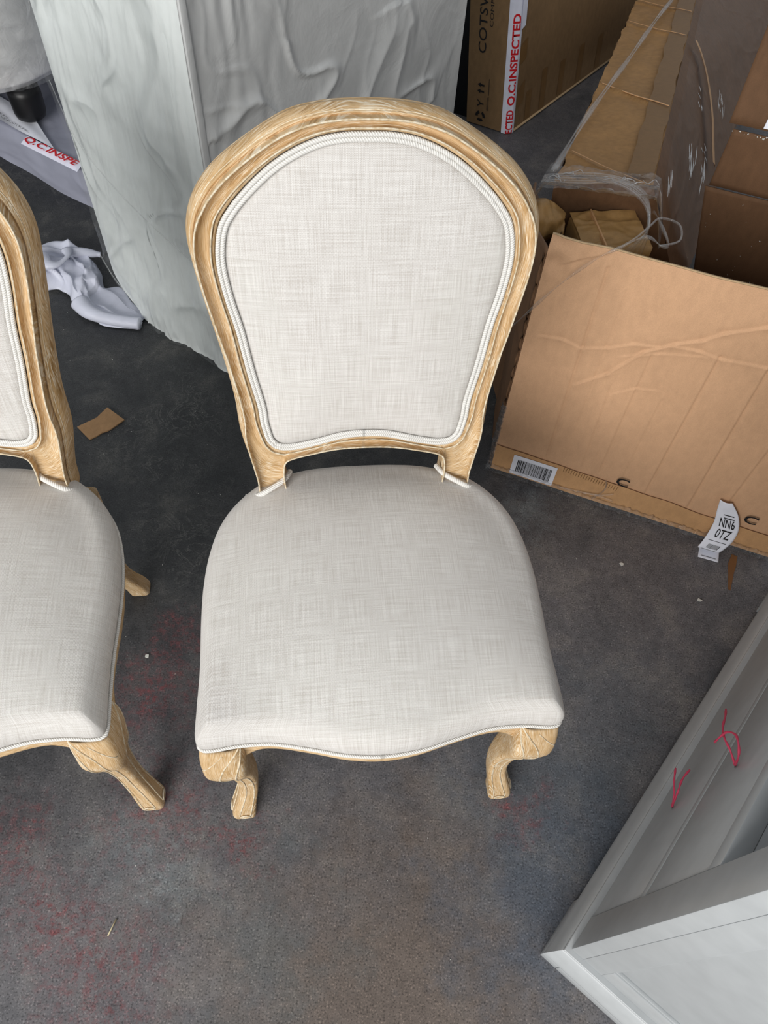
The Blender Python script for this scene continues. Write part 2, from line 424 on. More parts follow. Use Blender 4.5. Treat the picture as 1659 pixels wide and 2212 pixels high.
# half outlines (right side, u >= 0), bottom to top: (inner opening, outer edge) pairs
HALF = [((0.000, 0.0935), (0.000, 0.0640)),
        ((0.034, 0.0910), (0.050, 0.0620)),
        ((0.075, 0.0800), (0.090, 0.0560)),
        ((0.105, 0.0740), (0.116, 0.0480)),
        ((0.120, 0.0735), (0.1245, 0.0360)),
        ((0.128, 0.0745), (0.1265, 0.0100)),
        ((0.132, 0.0760), (0.1265, -0.040)),
        ((0.138, 0.0790), (0.165, -0.040)),
        ((0.144, 0.0860), (0.172, 0.0050)),
        ((0.149, 0.0960), (0.177, 0.0340)),
        ((0.154, 0.1240), (0.187, 0.0900)),
        ((0.156, 0.1550), (0.190, 0.1550)),
        ((0.166, 0.2140), (0.200, 0.2300)),
        ((0.174, 0.2740), (0.212, 0.3000)),
        ((0.183, 0.3200), (0.220, 0.3500)),
        ((0.188, 0.3600), (0.2235, 0.3900)),
        ((0.187, 0.3880), (0.2185, 0.4220)),
        ((0.180, 0.4160), (0.206, 0.4500)),
        ((0.166, 0.4370), (0.186, 0.4760)),
        ((0.144, 0.4600), (0.160, 0.4980)),
        ((0.115, 0.4840), (0.126, 0.5220)),
        ((0.086, 0.5010), (0.092, 0.5390)),
        ((0.056, 0.5125), (0.058, 0.5470)),
        ((0.026, 0.5175), (0.026, 0.5500)),
        ((0.000, 0.5180), (0.000, 0.5505))]
def _adj(p, out):
    x, y = p
    if out:
        x += 0.0020 * (abs(x) > 0.15) * max(0.0, min(1.0, (y - 0.0) / 0.1)); y -= 0.0090 * max(0.0, min(1.0, (y - 0.40) / 0.12))
    return (x * (1 - 0.011 * max(0.0, y) / 0.4), y * 1.009)
HALF = [(_adj(a, 0), _adj(b, 1)) for a, b in HALF]
def closed_pair(sub):
    right = HALF; left = [((-a[0], a[1]), (-b[0], b[1])) for a, b in HALF[-2:0:-1]]
    seq = right + left
    I = catmull([V(a[0], a[1], 0) for a, b in seq], sub, True)
    # outer: keep the stile feet crisp -> Catmull with the same parameter
    Oo = catmull([V(b[0], b[1], 0) for a, b in seq], sub, True)
    return I, Oo
def relief(s):
    """carved profile of the back frame, s from opening (0) to outer edge (1) -> height"""
    pts = [(0, -0.004), (0.05, 0.0045), (0.14, 0.006), (0.165, 0.0042), (0.19, 0.0085), (0.215, 0.0092), (0.25, 0.0030), (0.38, -0.0018), (0.52, 0.0012),
           (0.575, 0.0065), (0.60, 0.0115), (0.63, 0.0112), (0.643, 0.0040), (0.655, -0.0050), (0.67, -0.0075), (0.69, -0.0050), (0.74, -0.0030), (0.79, -0.0055), (0.81, -0.0095), (0.83, -0.0098), (0.89, -0.0125), (0.95, -0.0190), (1.0, -0.0270)]
    for (a, x), (b_, y) in zip(pts, pts[1:]):
        if s <= b_: return x + (y - x) * (s - a) / (b_ - a)
    return pts[-1][1]
SS = [0, 0.05, 0.10, 0.14, 0.155, 0.165, 0.178, 0.19, 0.2025, 0.215, 0.232, 0.25, 0.31, 0.38, 0.45, 0.52, 0.55, 0.575, 0.588, 0.60, 0.615, 0.63, 0.643, 0.655, 0.67, 0.69, 0.74, 0.78, 0.81, 0.83, 0.84, 0.85, 0.89, 0.93, 0.97, 1.0]
def seat_outline(n=220):
    half = [(0.000, -0.0250), (0.050, -0.0205), (0.102, -0.0080), (0.150, 0.0020), (0.195, 0.0030), (0.232, -0.0005), (0.2475, 0.002), (0.2530, 0.014), (0.2520, 0.050),
            (0.2505, 0.110), (0.2525, 0.180), (0.2520, 0.235), (0.2460, 0.290), (0.2320, 0.340), (0.2080, 0.382), (0.1800, 0.412), (0.1550, 0.428), (0.100, 0.445), (0.050, 0.451), (0, 0.452)]
    pts = [V(x, y, 0) for x, y in half] + [V(-x, y, 0) for x, y in half[-2:0:-1]]
    return catmull(pts, 8, True)
def offset_closed(P, d):
    out = []; N = len(P)
    for i, p in enumerate(P):
        t = (P[(i + 1) % N] - P[i - 1]).normalized()
        out.append(p + V(t.y, -t.x, 0) * d)                      # outward for counter-clockwise
    return out
def make_chair(loc, rz, label):
    R_ = root('dining_chair', label, 'chair', loc, rz, 'upholstered dining chairs')
    W = dict(world=False)
    # --- seat upholstery: rings from the piping up over the rounded edge to the crown
    P0 = offset_closed(seat_outline(), -0.0065); N = len(P0)
    cen = V(0, 0.205, 0)
    side = [(-0.004, 0.398), (0.004, 0.404), (0.0062, 0.412), (0.0068, 0.420), (0.0060, 0.429), (0.0035, 0.4375), (-0.0005, 0.4445), (-0.0060, 0.4505), (-0.0125, 0.4550), (-0.0190, 0.4580)]
    vs, uv = [], []
    def corner(p):    # 0..1 near a front corner
        return math.exp(-(((abs(p.x) - 0.245) / 0.03) ** 2 + ((p.y - 0.005) / 0.03) ** 2))
    Nn = offset_closed(P0, 1.0); NR = [(a - b) for a, b in zip(Nn, P0)]
    rem = [sum(math.hypot(side[j + 1][0] - side[j][0], side[j + 1][1] - side[j][1]) for j in range(k, len(side) - 1)) for k in range(len(side))]
    for k, (o_, z) in enumerate(side):
        for i, p in enumerate(P0):
            n_ = NR[i]; bk = max(0.0, (p.y - 0.36) / 0.1)
            q = p + n_ * (max(o_, 0.0) + (0.0 if k < 2 else -0.004 * bk)) + (cen - p).normalized() * max(-o_, 0.0)
            # pulled-in corner of the cover
            zz = z - corner(p) * 0.005 * math.sin(math.pi * k / 9)
            vs.append(V(q.x, q.y, zz)); pass
            e_ = p + (cen - p).normalized() * (-side[-1][0]); dd = rem[k]
            uv.append((e_.x + n_.x * dd, e_.y + n_.y * dd))
    def cross(pts, key, val, q):      # outline coordinate at a given x (or y)
        best = []
        for i in range(len(pts)):
            a, b_ = pts[i], pts[(i + 1) % len(pts)]
            if (a[key] - q) * (b_[key] - q) <= 0 and abs(a[key] - b_[key]) > 1e-9:
                best.append(a[val] + (b_[val] - a[val]) * (q - a[key]) / (b_[key] - a[key]))
        return (min(best), max(best)) if best else None
    rings = 26; k0 = len(side)
    base = [vs[(k0 - 1) * N + i].copy() for i in range(N)]
    EX, ZR = 2.5, 0.4580
    for r in range(1, rings + 1):
        s = 1 - (r / rings)
        if r == rings: break
        for i in range(N):
            p = base[i]; q = cen + (V(p.x, p.y, 0) - cen) * s
            ya = cross(base, 0, 1, q.x) or (q.y, q.y); xa = cross(base, 1, 0, q.y) or (-abs(q.x), abs(q.x))
            Xn = min(1.0, abs(q.x) / max(1e-6, xa[1])); Yn = min(1.0, abs(q.y - (ya[0] + ya[1]) / 2) / max(1e-6, (ya[1] - ya[0]) / 2))
            crown = 0.036 * (1 - Xn ** EX) * (1 - Yn ** EX)
            zz = ZR + (p.z - ZR) * s ** 3 + crown
            vs.append(V(q.x, q.y, zz)); uv.append((q.x, q.y))
    fs = []
    tot = k0 + rings - 1
    for k in range(tot - 1):
        for i in range(N):
            a = k * N + i; b_ = k * N + (i + 1) % N; fs.append((a, b_, b_ + N, a + N))
    vs.append(V(cen.x, cen.y, ZR + 0.036)); uv.append((cen.x, cen.y)); c0 = len(vs) - 1
    for i in range(N): fs.append(((tot - 1) * N + i, (tot - 1) * N + (i + 1) % N, c0))
    seat = mesh('seat', vs, fs, LINEN, R_, uv, world=False)
    # double piping round the bottom of the cover
    acc = Acc()
    for dz, do in ((0.4005, 0.0055), (0.3945, 0.0035)):
        acc.add(tube_data([V(p.x, p.y, dz - corner(p) * 0.001) for p in offset_closed(P0, do)], 0.0028, 8, True))
    mesh('piping', acc.v, acc.f, CORD, seat, acc.u, world=False)
    # --- wooden rail under the seat: outer face follows the outline, lower edge scalloped
    def low(p):
        x, y = abs(p.x), p.y
        if y < 0.03:
            zz = 0.3630 - 0.0045 * math.exp(-(x / 0.07) ** 2)
            zz -= 0.034 * max(0, min(1, (x - 0.165) / 0.035)) ** 1.6
            return zz
        zz = 0.366 - 0.006 * math.exp(-((y - 0.20) / 0.06) ** 2)
        zz -= 0.03 * max(0, min(1, (0.085 - y) / 0.04)) + 0.02 * max(0, min(1, (y - 0.36) / 0.04))
        return zz
    rv, ru, rf = [], [], []
    prof = 9; L = 0
    for i, p in enumerate(P0):
        if i: L += (p - P0[i - 1]).length
        n_ = NR[i]; z0 = low(p); z1 = 0.394
        rows = [(-0.022, z1), (0.000, z1), (0.0015, z1 - 0.003), (-0.001, z1 - 0.006), (-0.001, z0 + 0.010), (0.0005, z0 + 0.007), (0.001, z0 + 0.003), (-0.003, z0), (-0.022, z0)]
        for j, (o_, z) in enumerate(rows):
            q = p + n_ * o_; rv.append(V(q.x, q.y, z)); ru.append((L, z))
    for i in range(N):
        for j in range(prof - 1):
            a = i * prof + j; b_ = ((i + 1) % N) * prof + j; rf.append((a, a + 1, b_ + 1, b_))
    mesh('seat_rail', rv, rf, OAK, R_, ru, world=False)
    # --- cabriole legs
    FR = [(.396, -.224, .030, .028, .031), (.360, -.2255, .026, .0315, .036), (.325, -.2255, .020, .0315, .037), (.300, -.2245, .020, .0295, .034), (.275, -.2215, .022, .0255, .029),
          (.245, -.2185, .027, .022, .0245), (.210, -.2155, .032, .0193, .0212), (.150, -.213, .036, .0168, .018), (.100, -.2155, .033, .0165, .0172), (.065, -.2215, .0275, .0178, .018), (.040, -.227, .0215, .0195, .0195),
          (.018, -.2310, .0175, .0208, .0208), (.004, -.2315, .017, .0205, .0205), (.000, -.2315, .017, .0185, .0185)]
    RR = [(.396, -.168, .405, .024, .026), (.350, -.168, .405, .023, .026), (.300, -.165, .408, .020, .023), (.230, -.160, .414, .017, .020), (.160, -.156, .424, .0155, .018), (.100, -.157, .434, .0155, .0165),
          (.060, -.162, .443, .017, .0165), (.030, -.169, .449, .0185, .018), (.004, -.173, .452, .0195, .0185), (0, -.173, .452, .0175, .0165)]
    def leg(sec, sx, front):
        S = catmull([V(a[1], a[2], a[0]) for a in sec], 4); H_ = catmull([V(a[3], a[4], 0) for a in sec], 4)
        vs, uv, fs = [], [], []; ns = 28; L = 0
        for i, (c, h) in enumerate(zip(S, H_)):
            if i: L += (c - S[i - 1]).length
            for k in range(ns):
                an = 2 * math.pi * k / ns; ca, sa = math.cos(an), math.sin(an)
                e = 0.42
                x = math.copysign(abs(ca) ** e, ca) * h.x; y = math.copysign(abs(sa) ** e, sa) * h.y
                vs.append(V((c.x + x) * (-sx), c.y + y, c.z)); uv.append((L, (x - y) * 1.0))
        M = len(S)
        for i in range(M - 1):
            for k in range(ns):
                a = i * ns + k; b_ = i * ns + (k + 1) % ns; fs.append((a, b_, b_ + ns, a + ns))
        fs.append(tuple(range(ns))); fs.append(tuple((M - 1) * ns + k for k in range(ns)))
        lg = mesh('leg', vs, fs, OAK, R_, uv, world=False)
        if not front: 
            return lg
        acc = Acc()
        def fp(t, kx):   # point on the front face
            i = min(int(t * (M - 1)), M - 2); f_ = t * (M - 1) - i
            c = S[i].lerp(S[i + 1], f_); h = H_[i].lerp(H_[i + 1], f_)
            yy = math.sqrt(max(0.0, 1 - abs(kx) ** (2 / 0.42))) ** 0.42
            return V((c.x + h.x * kx) * (-sx), c.y - h.y * yy - 0.0001, c.z)
        def sp(t, ky):   # on the outer side face
            i = min(int(t * (M - 1)), M - 2); f_ = t * (M - 1) - i
            c = S[i].lerp(S[i + 1], f_); h = H_[i].lerp(H_[i + 1], f_)
            xx = math.sqrt(max(0.0, 1 - abs(ky) ** (2 / 0.42))) ** 0.42
            return V((c.x - h.x * xx - 0.0001) * (-sx), c.y + h.y * ky, c.z)
        NS = len(sec) - 1
        LA_ = [(0.1, 0.92), (0.7, 0.45), (1.4, 0.02), (2.2, -0.22), (3.2, -0.28), (4.5, -0.20), (6, -0.16), (8, -0.22), (10, -0.36), (10.9, -0.40)]
        LB2 = [(0.2, 0.97), (1.0, 0.80), (1.8, 0.56), (2.8, 0.46), (4.0, 0.48), (5.5, 0.56), (7, 0.60), (9, 0.60), (10.9, 0.56)]
        for pf in (fp, sp):
            for ln in (LA_, LB2):
                path = [pf(q.x / NS, q.y) for q in catmull([V(a, b_, 0) for a, b_ in ln], 7)]
                acc.add(tube_data(path, 0.0013, 6))
            cc = pf(11.0 / 13, 0.08); ring = []
            for q in range(20):
                an = 2 * math.pi * q / 20
                if pf is fp: ring.append(cc + V(math.cos(an) * 0.0085, -0.0006, math.sin(an) * 0.0065))
                else: ring.append(cc + V(0.0006 * sx, math.cos(an) * 0.0085, math.sin(an) * 0.0065))
            acc.add(tube_data(ring, 0.0015, 6, True, upv=V(0, 1, 0) if pf is fp else V(1, 0, 0)))
        # carved line at the top of the knee
        acc.add(tube_data([fp(0.03 + 0.08 * q / 8, 0.10 - 0.98 * q / 8) for q in range(9)], 0.0009, 6))
        mesh('carved_beading', acc.v, acc.f, LIME, lg, acc.u, world=False)
        return lg
    for sx in (1, -1): leg(FR, sx, True)
    for sx in (1, -1): leg(RR, sx, False)
    # --- back frame
    I, Oo = closed_pair(9); M = len(I); K = len(SS)
    vs, uv, fs = [], [], []; L = 0
    for i in range(M):
        if i: L += ((I[i] + Oo[i]) * 0.5 - (I[i - 1] + Oo[i - 1]) * 0.5).length
        a, b_ = I[i], Oo[i]; wdt = (b_ - a).length
        foot = (1 - min(1, max(0, (b_.y + 0.0) / 0.06))) if abs(b_.x) > 0.1 else 0.0
        row = []
        vs.append(bp(a.x, a.y, -0.036)); uv.append((L, -0.036))
        for s in SS:
            if wdt > 0.042:                                   # stile feet: moulding hugs both edges at constant width
                ds = s * 0.040; 
                s2 = ds / wdt if s < 0.4 else 1 - (0.040 - ds) / wdt
                if 0.38 <= s <= 0.52: 
                    q0, q1 = 0.38 * 0.040 / wdt, 1 - 0.48 * 0.040 / wdt
                    s2 = q0 + (q1 - q0) * (s - 0.38) / 0.14
            else: s2 = s
            q = a.lerp(b_, s2); vs.append(bp(q.x, q.y, relief(s))); uv.append((L, s2 * wdt))
        d = (b_ - a).normalized() if wdt > 1e-6 else V(0, 1, 0)
        # side with a second, set-back step
        for o2, w2 in ((0.0005, -0.0300), (-0.0010, -0.0315), (0.0005, -0.0335), (-0.0005, -0.0400), (-0.004, -0.0430)):
            q = b_ + d * o2; vs.append(bp(q.x, q.y, w2)); uv.append((L, wdt - w2))
    K2 = K + 6
    for i in range(M):
        j = (i + 1) % M
        for k in range(K2):
            k1 = (k + 1) % K2
            fs.append((i * K2 + k, i * K2 + k1, j * K2 + k1, j * K2 + k))
    fr = mesh('back_frame', vs, fs, OAK, R_, uv, world=False)
    # lime-filled ridges
    acc = Acc()
    def ridge(s0, hgt, r):
        out = []
        for i in range(M):
            a, b_ = I[i], Oo[i]; wdt = (b_ - a).length
            s2 = s0
            if wdt > 0.042: s2 = (s0 * 0.040) / wdt if s0 < 0.4 else 1 - (1 - s0) * 0.040 / wdt
            q = a.lerp(b_, s2); out.append(bp(q.x, q.y, hgt))
        return tube_data(out, r, 6, True, upv=V(0, -1, 0.2))
    acc.add(ridge(0.615, 0.0114, 0.0013)); acc.add(ridge(0.2025, 0.0090, 0.0011)); acc.add(ridge(0.805, -0.0088, 0.0007))
    mesh('carved_beading', acc.v, acc.f, LIME, fr, acc.u, world=False)
    # --- back cushion
    rings = 16; cc = V(0, 0.31, 0); vs, uv, fs = [], [], []
    I2 = []
    for i in range(M):
        t = (I[(i + 1) % M] - I[i - 1]).normalized(); I2.append(I[i] - V(t.y, -t.x, 0) * 0.010)
    for r in range(rings):
        s = 1 - r / rings
        for i in range(M):
            q = cc + (I2[i] - cc) * s
            e = (1 - s)
            hgt = 0.004 + 0.014 * (1 - s ** 3.2) 
            vs.append(bp(q.x, q.y, hgt)); uv.append((q.x + 2, q.y))
    vs.append(bp(0, cc.y, 0.018)); uv.append((2, cc.y))
    for r in range(rings - 1):
        for i in range(M):
            a = r * M + i; b_ = r * M + (i + 1) % M; fs.append((a, b_, b_ + M, a + M))
    for i in range(M): fs.append(((rings - 1) * M + i, (rings - 1) * M + (i + 1) % M, len(vs) - 1))
    k0 = len(vs)                                                # closed back of the pad
    for i in range(M): vs.append(bp(I[i].x, I[i].y, -0.024)); uv.append((I[i].x + 2, I[i].y))
    fs.append(tuple(range(k0, k0 + M)))
    for i in range(M): fs.append((i, k0 + i, k0 + (i + 1) % M, (i + 1) % M))
    cu_ = mesh('back_cushion', vs, fs, LINEN, R_, uv, world=False)
    acc = Acc()
    for d in (0.0022, 0.0078):
        pth = []
        for i in range(M):
            t = (I[(i + 1) % M] - I[i - 1]).normalized(); q = I[i] - V(t.y, -t.x, 0) * d; pth.append(bp(q.x, q.y, 0.0065))
        acc.add(tube_data(pth, 0.0031, 8, True, upv=V(0, -1, 0.2)))
    mesh('piping', acc.v, acc.f, CORD, cu_, acc.u, world=False)
    # rolled fabric welts where the stiles enter the seat
    for sx in (1, -1):
        pth = catmull([V(sx * 0.118, 0.418, 0.468), V(sx * 0.128, 0.398, 0.4715), V(sx * 0.150, 0.385, 0.466), V(sx * 0.166, 0.381, 0.458), V(sx * 0.180, 0.386, 0.447), V(sx * 0.189, 0.394, 0.436)], 6)
        tube('stile_welt', pth, 0.0045, CORD, seat, 8, world=False)
    return R_
CH1 = (0.025, 0.320, 0)
make_chair(CH1, math.radians(8.75), 'complete limed oak dining chair with cream linen, centre of picture')
make_chair((-0.598, 0.248, 0), math.radians(9.5), 'second limed oak chair cut off by the left edge of the picture')

# ------------------------------------------------------------------ tall foam-wrapped slab behind the chair
def wrinkle(p, sc=(4, 4, 1.5), amp=0.004, seed=0.0):
    q = V(p.x * sc[0] + seed, p.y * sc[1], p.z * sc[2])
    r = noise.noise(q * 2.0); s = 1 - abs(noise.noise(q * 3.7 + V(5, 1, 2))) * 2.2
    return amp * (r + 0.6 * max(0, s) ** 2)
SA, SB = V(-0.770, 1.592, 0), V(-0.409, 1.355, 0)
eA = (SB - SA).normalized(); eB = V(-eA.y, eA.x, 0); nA = V(eA.y, -eA.x, 0); nB = eA.copy()
slab = root('wrapped_slab', 'tall furniture slab in white foam wrap standing behind the central chair', 'package', tuple((SA + SB) / 2 + eB * 0.4))
SW = (SB - SA).length; SD = 0.935; SH = 1.30
def left_face(u, v):
    p = SA + eA * (u * SW) + EZ * (v * SH)
    # rounded, sagging lower left corner of the wrap
    if u < 0.35 and v < 0.10:
        k = max(0.0, (1 - u / 0.35)) * max(0, 1 - v / 0.10); p += eA * 0.055 * k ** 1.5 + EZ * 0.04 * k * k
    a = min(1, u * 12) * min(1, (1 - u) * 12)
    n_ = fbm((u * 2.2 + v * 2.5, v * 2.0, 3.0)) * 0.012 + wrinkle(V(u * 1.0 - v * 0.45, 0, v * 2.2), (6, 6, 1.0), 0.006, 3)
    lowb = max(0, 1 - v / 0.45)
    n_ += lowb * 0.010 * (noise.noise(V(u * 6 + v * 9, v * 3, 7)))
    return p + nA * (n_ * a)
def crease(u, v, ang, freq, seed):
    x = u * math.cos(ang) + v * math.sin(ang); y = -u * math.sin(ang) + v * math.cos(ang)
    q = V(x * freq + 0.25 * noise.noise(V(y * 7, x * 5, seed)) * 3, y * 3.2, seed)
    return max(0, 1 - abs(noise.noise(q)) * 5) ** 2
def right_face(u, v):
    X_, Z_ = u * SD, v * SH
    p = SB + eB * X_ + EZ * Z_
    a = min(1, u * 25) * min(1, (1 - u) * 25)
    n_ = 0.0
    n_ += 0.0085 * crease(X_, Z_, 0.75, 5.5, 2.0) * (0.4 + 0.6 * (noise.noise(V(X_ * 3, Z_ * 3, 1)) > -0.1))
    dens = max(0, 1 - abs(X_ - 0.13) / 0.14)                    # close vertical ripples near the corner
    n_ += 0.0060 * dens * (noise.noise(V(X_ * 38 + 1.5 * noise.noise(V(X_ * 8, Z_ * 8, 4)), Z_ * 7, 9)))
    n_ += 0.008 * crease(X_, Z_, 0.5, 9, 8.0) * max(0, noise.noise(V(X_ * 2.2, Z_ * 2.2, 5)) + 0.15)
    n_ += 0.006 * noise.noise(V(X_ * 4, Z_ * 4, 12))
    return p + nB * (n_ * a)
body_c = [SA + nA * -0.004, SB + nA * -0.004 + nB * -0.004, SB + eB * SD + nB * -0.004, SA + eB * SD]
body_c = [c + EZ * 0.003 for c in body_c] + [c + EZ * (SH - 0.004) for c in body_c]
# chamfer the hidden core under the loose wrap corner
body_c[0] = body_c[0] + eA * 0.07
hexa('core_panel', body_c, FOAM, slab)
grid('front_wrap', left_face, 90, 240, FOAM, slab)
grid('side_wrap', right_face, 200, 260, FOAM_SHADED, slab)
obox('corner_strip', SB, eB, nB, EZ, (0.001, 0.000, 0.005), (0.016, 0.006, SH), FOAM_SHADED, slab, 0.002)
def film_face(u, v):
    p = SA + eA * (u * SW * 0.93 + 0.004) + EZ * (0.02 + v * (SH - 0.05))
    if u < 0.4 and v < 0.12:
        k = (1 - u / 0.4) * (1 - v / 0.12); p += eA * 0.05 * k ** 1.5 + EZ * 0.05 * k * k
    d = 0.016 + 0.010 * crease(u * 0.4 + 0.05, v, -0.42, 5.5, 21) + 0.008 * fbm((u * 3, v * 7, 33)) 
    return p + nA * max(0.013, d)
grid('film_cover', film_face, 60, 180, FILM_V, slab)
# loose film hem from mid height to the bottom right
hem = catmull([SA + eA * 0.02 + EZ * 0.62 + nA * 0.024, SA + eA * 0.06 + EZ * 0.51 + nA * 0.026, SA + eA * 0.16 + EZ * 0.43 + nA * 0.026, SA + eA * 0.30 + EZ * 0.37 + nA * 0.026, SA + eA * 0.42 + EZ * 0.33 + nA * 0.022], 8)
tube('film_hem', hem, 0.0012, FILM_C, slab, 5)
glint = catmull([SA + eA * 0.004 + EZ * 0.19 + nA * 0.026, SA + eA * 0.05 + EZ * 0.13 + nA * 0.03, SA + eA * 0.12 + EZ * 0.085 + nA * 0.03], 8)
tube('film_crease', glint, 0.0016, FILM_C, slab, 5)

# ------------------------------------------------------------------ low lilac package and wrapped pouffe at the far left
LA, LB_ = V(-1.358, 2.261, 0), V(-0.920, 1.980, 0)
eL = (LB_ - LA).normalized(); eL2 = V(-eL.y, eL.x, 0); nL = -eL2
lil = root('flat_package', 'low lilac-grey foam-wrapped package with a white paper label, beneath the wrapped pouffe', 'package', tuple((LA + LB_) / 2 + eL2 * 0.3))
L0 = LA - eL * 0.45; LW = (LB_ - LA).length + 0.45 + 0.16; LD = 0.75; LH = 0.125
def lil_surf(u, v):
    # v: 0 bottom front edge -> 0.22 top front edge -> 1 back of the top
    x = u * LW
    rise = max(0, (x - LW + 0.30) / 0.30) ** 2 * 0.05
    if v < 0.22:
        k = v / 0.22; p = L0 + eL * x + EZ * (k * (LH + rise)) + eL2 * (0.012 * k)
        a = k * (1 - k) * 4
    else:
        k = (v - 0.22) / 0.78; p = L0 + eL * x + eL2 * (0.012 + k * LD) + EZ * (LH + rise); a = min(1, k * 8)
    d = 0.012 * fbm((x * 5, v * 4, 2)) + 0.004 * crease(x, v, 0.9, 6, 3)
    bot = 0.010 * noise.noise(V(x * 6, 0, 4)) * (1 if v < 0.22 else 0)
    return p + (nL if v < 0.22 else EZ) * (d * a) + nL * bot
grid('foam_wrapping', lil_surf, 110, 90, LILAC, lil)
obox('core_board', L0, eL, eL2, EZ, (0.01, 0.03, 0.002), (LW - 0.01, LD, LH - 0.02), LILAC, lil, 0.01)
# paper label on the top
def lab(x, y): # x along the front edge from the right corner (negative = left), y back
    return V(-1.085, 2.108, LH + 0.0085) + eL * x + V(-0.58, 0.815, 0) * y
lb = grid('paper_label', lambda u, v: lab(-0.36 + 0.36 * u, 0.236 * v) + EZ * (0.002 * math.sin(u * 9 + v * 4)), 30, 14, WHITE, lil)
for xx, yy in ((-0.315, 0.045), (-0.235, 0.018)):
    text('printed_lettering', 'LOCATION:', 0.020, lambda a, b_, xx=xx, yy=yy: lab(xx + a, yy + b_) + EZ * 0.0035, INK, lb, 0.0, 0.125)
tp = grid('inspection_tape', lambda u, v: V(-1.20, 2.143, 0) + (V(-0.990, 2.020, 0) - V(-1.20, 2.143, 0)) * (u * 1.0) + eL2 * (-0.004 + 0.030 * min(1, v * 2)) + EZ * (LH + 0.010 - 0.030 * max(0, 0.35 - v)), 20, 6, TAPEW, lil)
def tpf(a, b_):
    return V(-1.195, 2.142, 0) + (V(0.21, -0.123, 0).normalized()) * a + eL2 * (b_ * 0.75 + 0.001) + EZ * (LH + 0.0112)
text('printed_lettering', 'Q.C.INSPE', 0.034, tpf, RED, tp, 0.02, 0.225)

pou = root('wrapped_pouffe', 'pale upholstered seat under clear plastic with one black foot, top left corner', 'stool', (-1.47, 2.62, 0.13))
pc = V(-1.455, 2.62, 0)
def pou_surf(u, v):
    an = 2 * math.pi * u; ca, sa = math.cos(an), math.sin(an); e = 0.80
    prof = [(0.25, 0.245), (0.80, 0.235), (0.93, 0.24), (0.985, 0.265), (1.0, 0.31), (0.995, 0.40), (0.985, 0.55), (0.95, 0.64), (0.85, 0.68), (0.4, 0.69), (0.02, 0.69)]
    t = v * (len(prof) - 1); i = min(int(t), len(prof) - 2); f_ = t - i
    r = prof[i][0] + (prof[i + 1][0] - prof[i][0]) * f_; z = prof[i][1] + (prof[i + 1][1] - prof[i][1]) * f_
    x = math.copysign(abs(ca) ** e, ca) * 0.40 * r; y = math.copysign(abs(sa) ** e, sa) * 0.50 * r
    p = pc + V(x, y, z)
    n_ = V(ca, sa, 0)
    d = 0.008 * fbm((ca * 2.0, sa * 2.0, z * 3), 2)
    return p + n_ * d * (1 if r > 0.6 else 0)
grid('plastic_wrapped_body', pou_surf, 160, 70, BUBBLE, pou, close_u=True)
def pou_film(u, v):
    an = -2.3 + 2.2 * u; ca, sa = math.cos(an), math.sin(an); e = 0.80
    z = 0.27 + 0.38 * v
    x = math.copysign(abs(ca) ** e, ca) * 0.415; y = math.copysign(abs(sa) ** e, sa) * 0.515
    return pc + V(x, y, z) + V(ca, sa, 0) * (0.012 + 0.016 * crease(u, v, 0.12, 7, 14) + 0.006 * fbm((u * 8, v * 6, 3)))
grid('clear_plastic', pou_film, 110, 60, FILM_C, pou)
def foot(cx, cy):  # rounded block
    vs, fs = [], []; pr = [(0.0, 0.137), (0.032, 0.138), (0.044, 0.146), (0.048, 0.160), (0.050, 0.215), (0.046, 0.236), (0.0, 0.240)]
    ns = 28
    for r, z in pr:
        for k in range(ns):
            a = 2 * math.pi * k / ns; vs.append(V(cx + r * math.cos(a), cy + r * math.sin(a), z))
    for i in range(len(pr) - 1):
        for k in range(ns):
            a = i * ns + k; b_ = i * ns + (k + 1) % ns; fs.append((a, b_, b_ + ns, a + ns))
    return mesh('foot', vs, fs, BLACK, pou)
foot(-1.205, 2.268)
for q in ((-1.70, 2.35), (-1.68, 2.90), (-1.22, 2.90)): foot(*q)

# ------------------------------------------------------------------ crumpled foam sheet and cardboard scrap on the floor
def P2(*a): return V(*a, 0)
fs_ = root('foam_sheet', 'crumpled white foam sheet with a rolled end on the dark floor beside the tall slab', 'packing sheet', (-0.88, 1.64, 0))
top_e = catmull([P2(-1.06, 1.76), P2(-1.02, 1.80), P2(-0.96, 1.80), P2(-0.90, 1.77), P2(-0.87, 1.70), P2(-0.835, 1.665), P2(-0.80, 1.66), P2(-0.745, 1.60), P2(-0.70, 1.545)], 8)
bot_e = catmull([P2(-1.01, 1.60), P2(-0.985, 1.62), P2(-0.955, 1.625), P2(-0.93, 1.605), P2(-0.90, 1.585), P2(-0.872, 1.555), P2(-0.85, 1.52), P2(-0.80, 1.505), P2(-0.705, 1.50)], 8)
def sheet(u, v):
    t = u * (len(top_e) - 1); i = min(int(t), len(top_e) - 2); f_ = t - i
    a = top_e[i].lerp(top_e[i + 1], f_); b_ = bot_e[i].lerp(bot_e[i + 1], f_)
    p = b_.lerp(a, v)
    amp = 0.055 * (1 - u) ** 0.8 + 0.008
    if u > 0.6: amp *= 0.45 if v > 0.35 else 1.0
    edge = min(1, v * 6) * min(1, (1 - v) * 6) * 0.85 + 0.15
    h = amp * edge * (0.75 + 0.6 * noise.noise(V(u * 5, v * 3, 3)) + 0.35 * crease(u * 0.6, v * 0.4, 0.9, 4, 5) + 0.3 * crease(u * 0.6, v * 0.4, -0.5, 3, 9))
    side = 0.012 * noise.noise(V(u * 7, v * 5, 11))
    return p + EZ * (0.003 + max(0, h)) + V(side, side, 0)
grid('crumpled_sheet', sheet, 130, 44, SHEET, fs_, thick=0.0012)
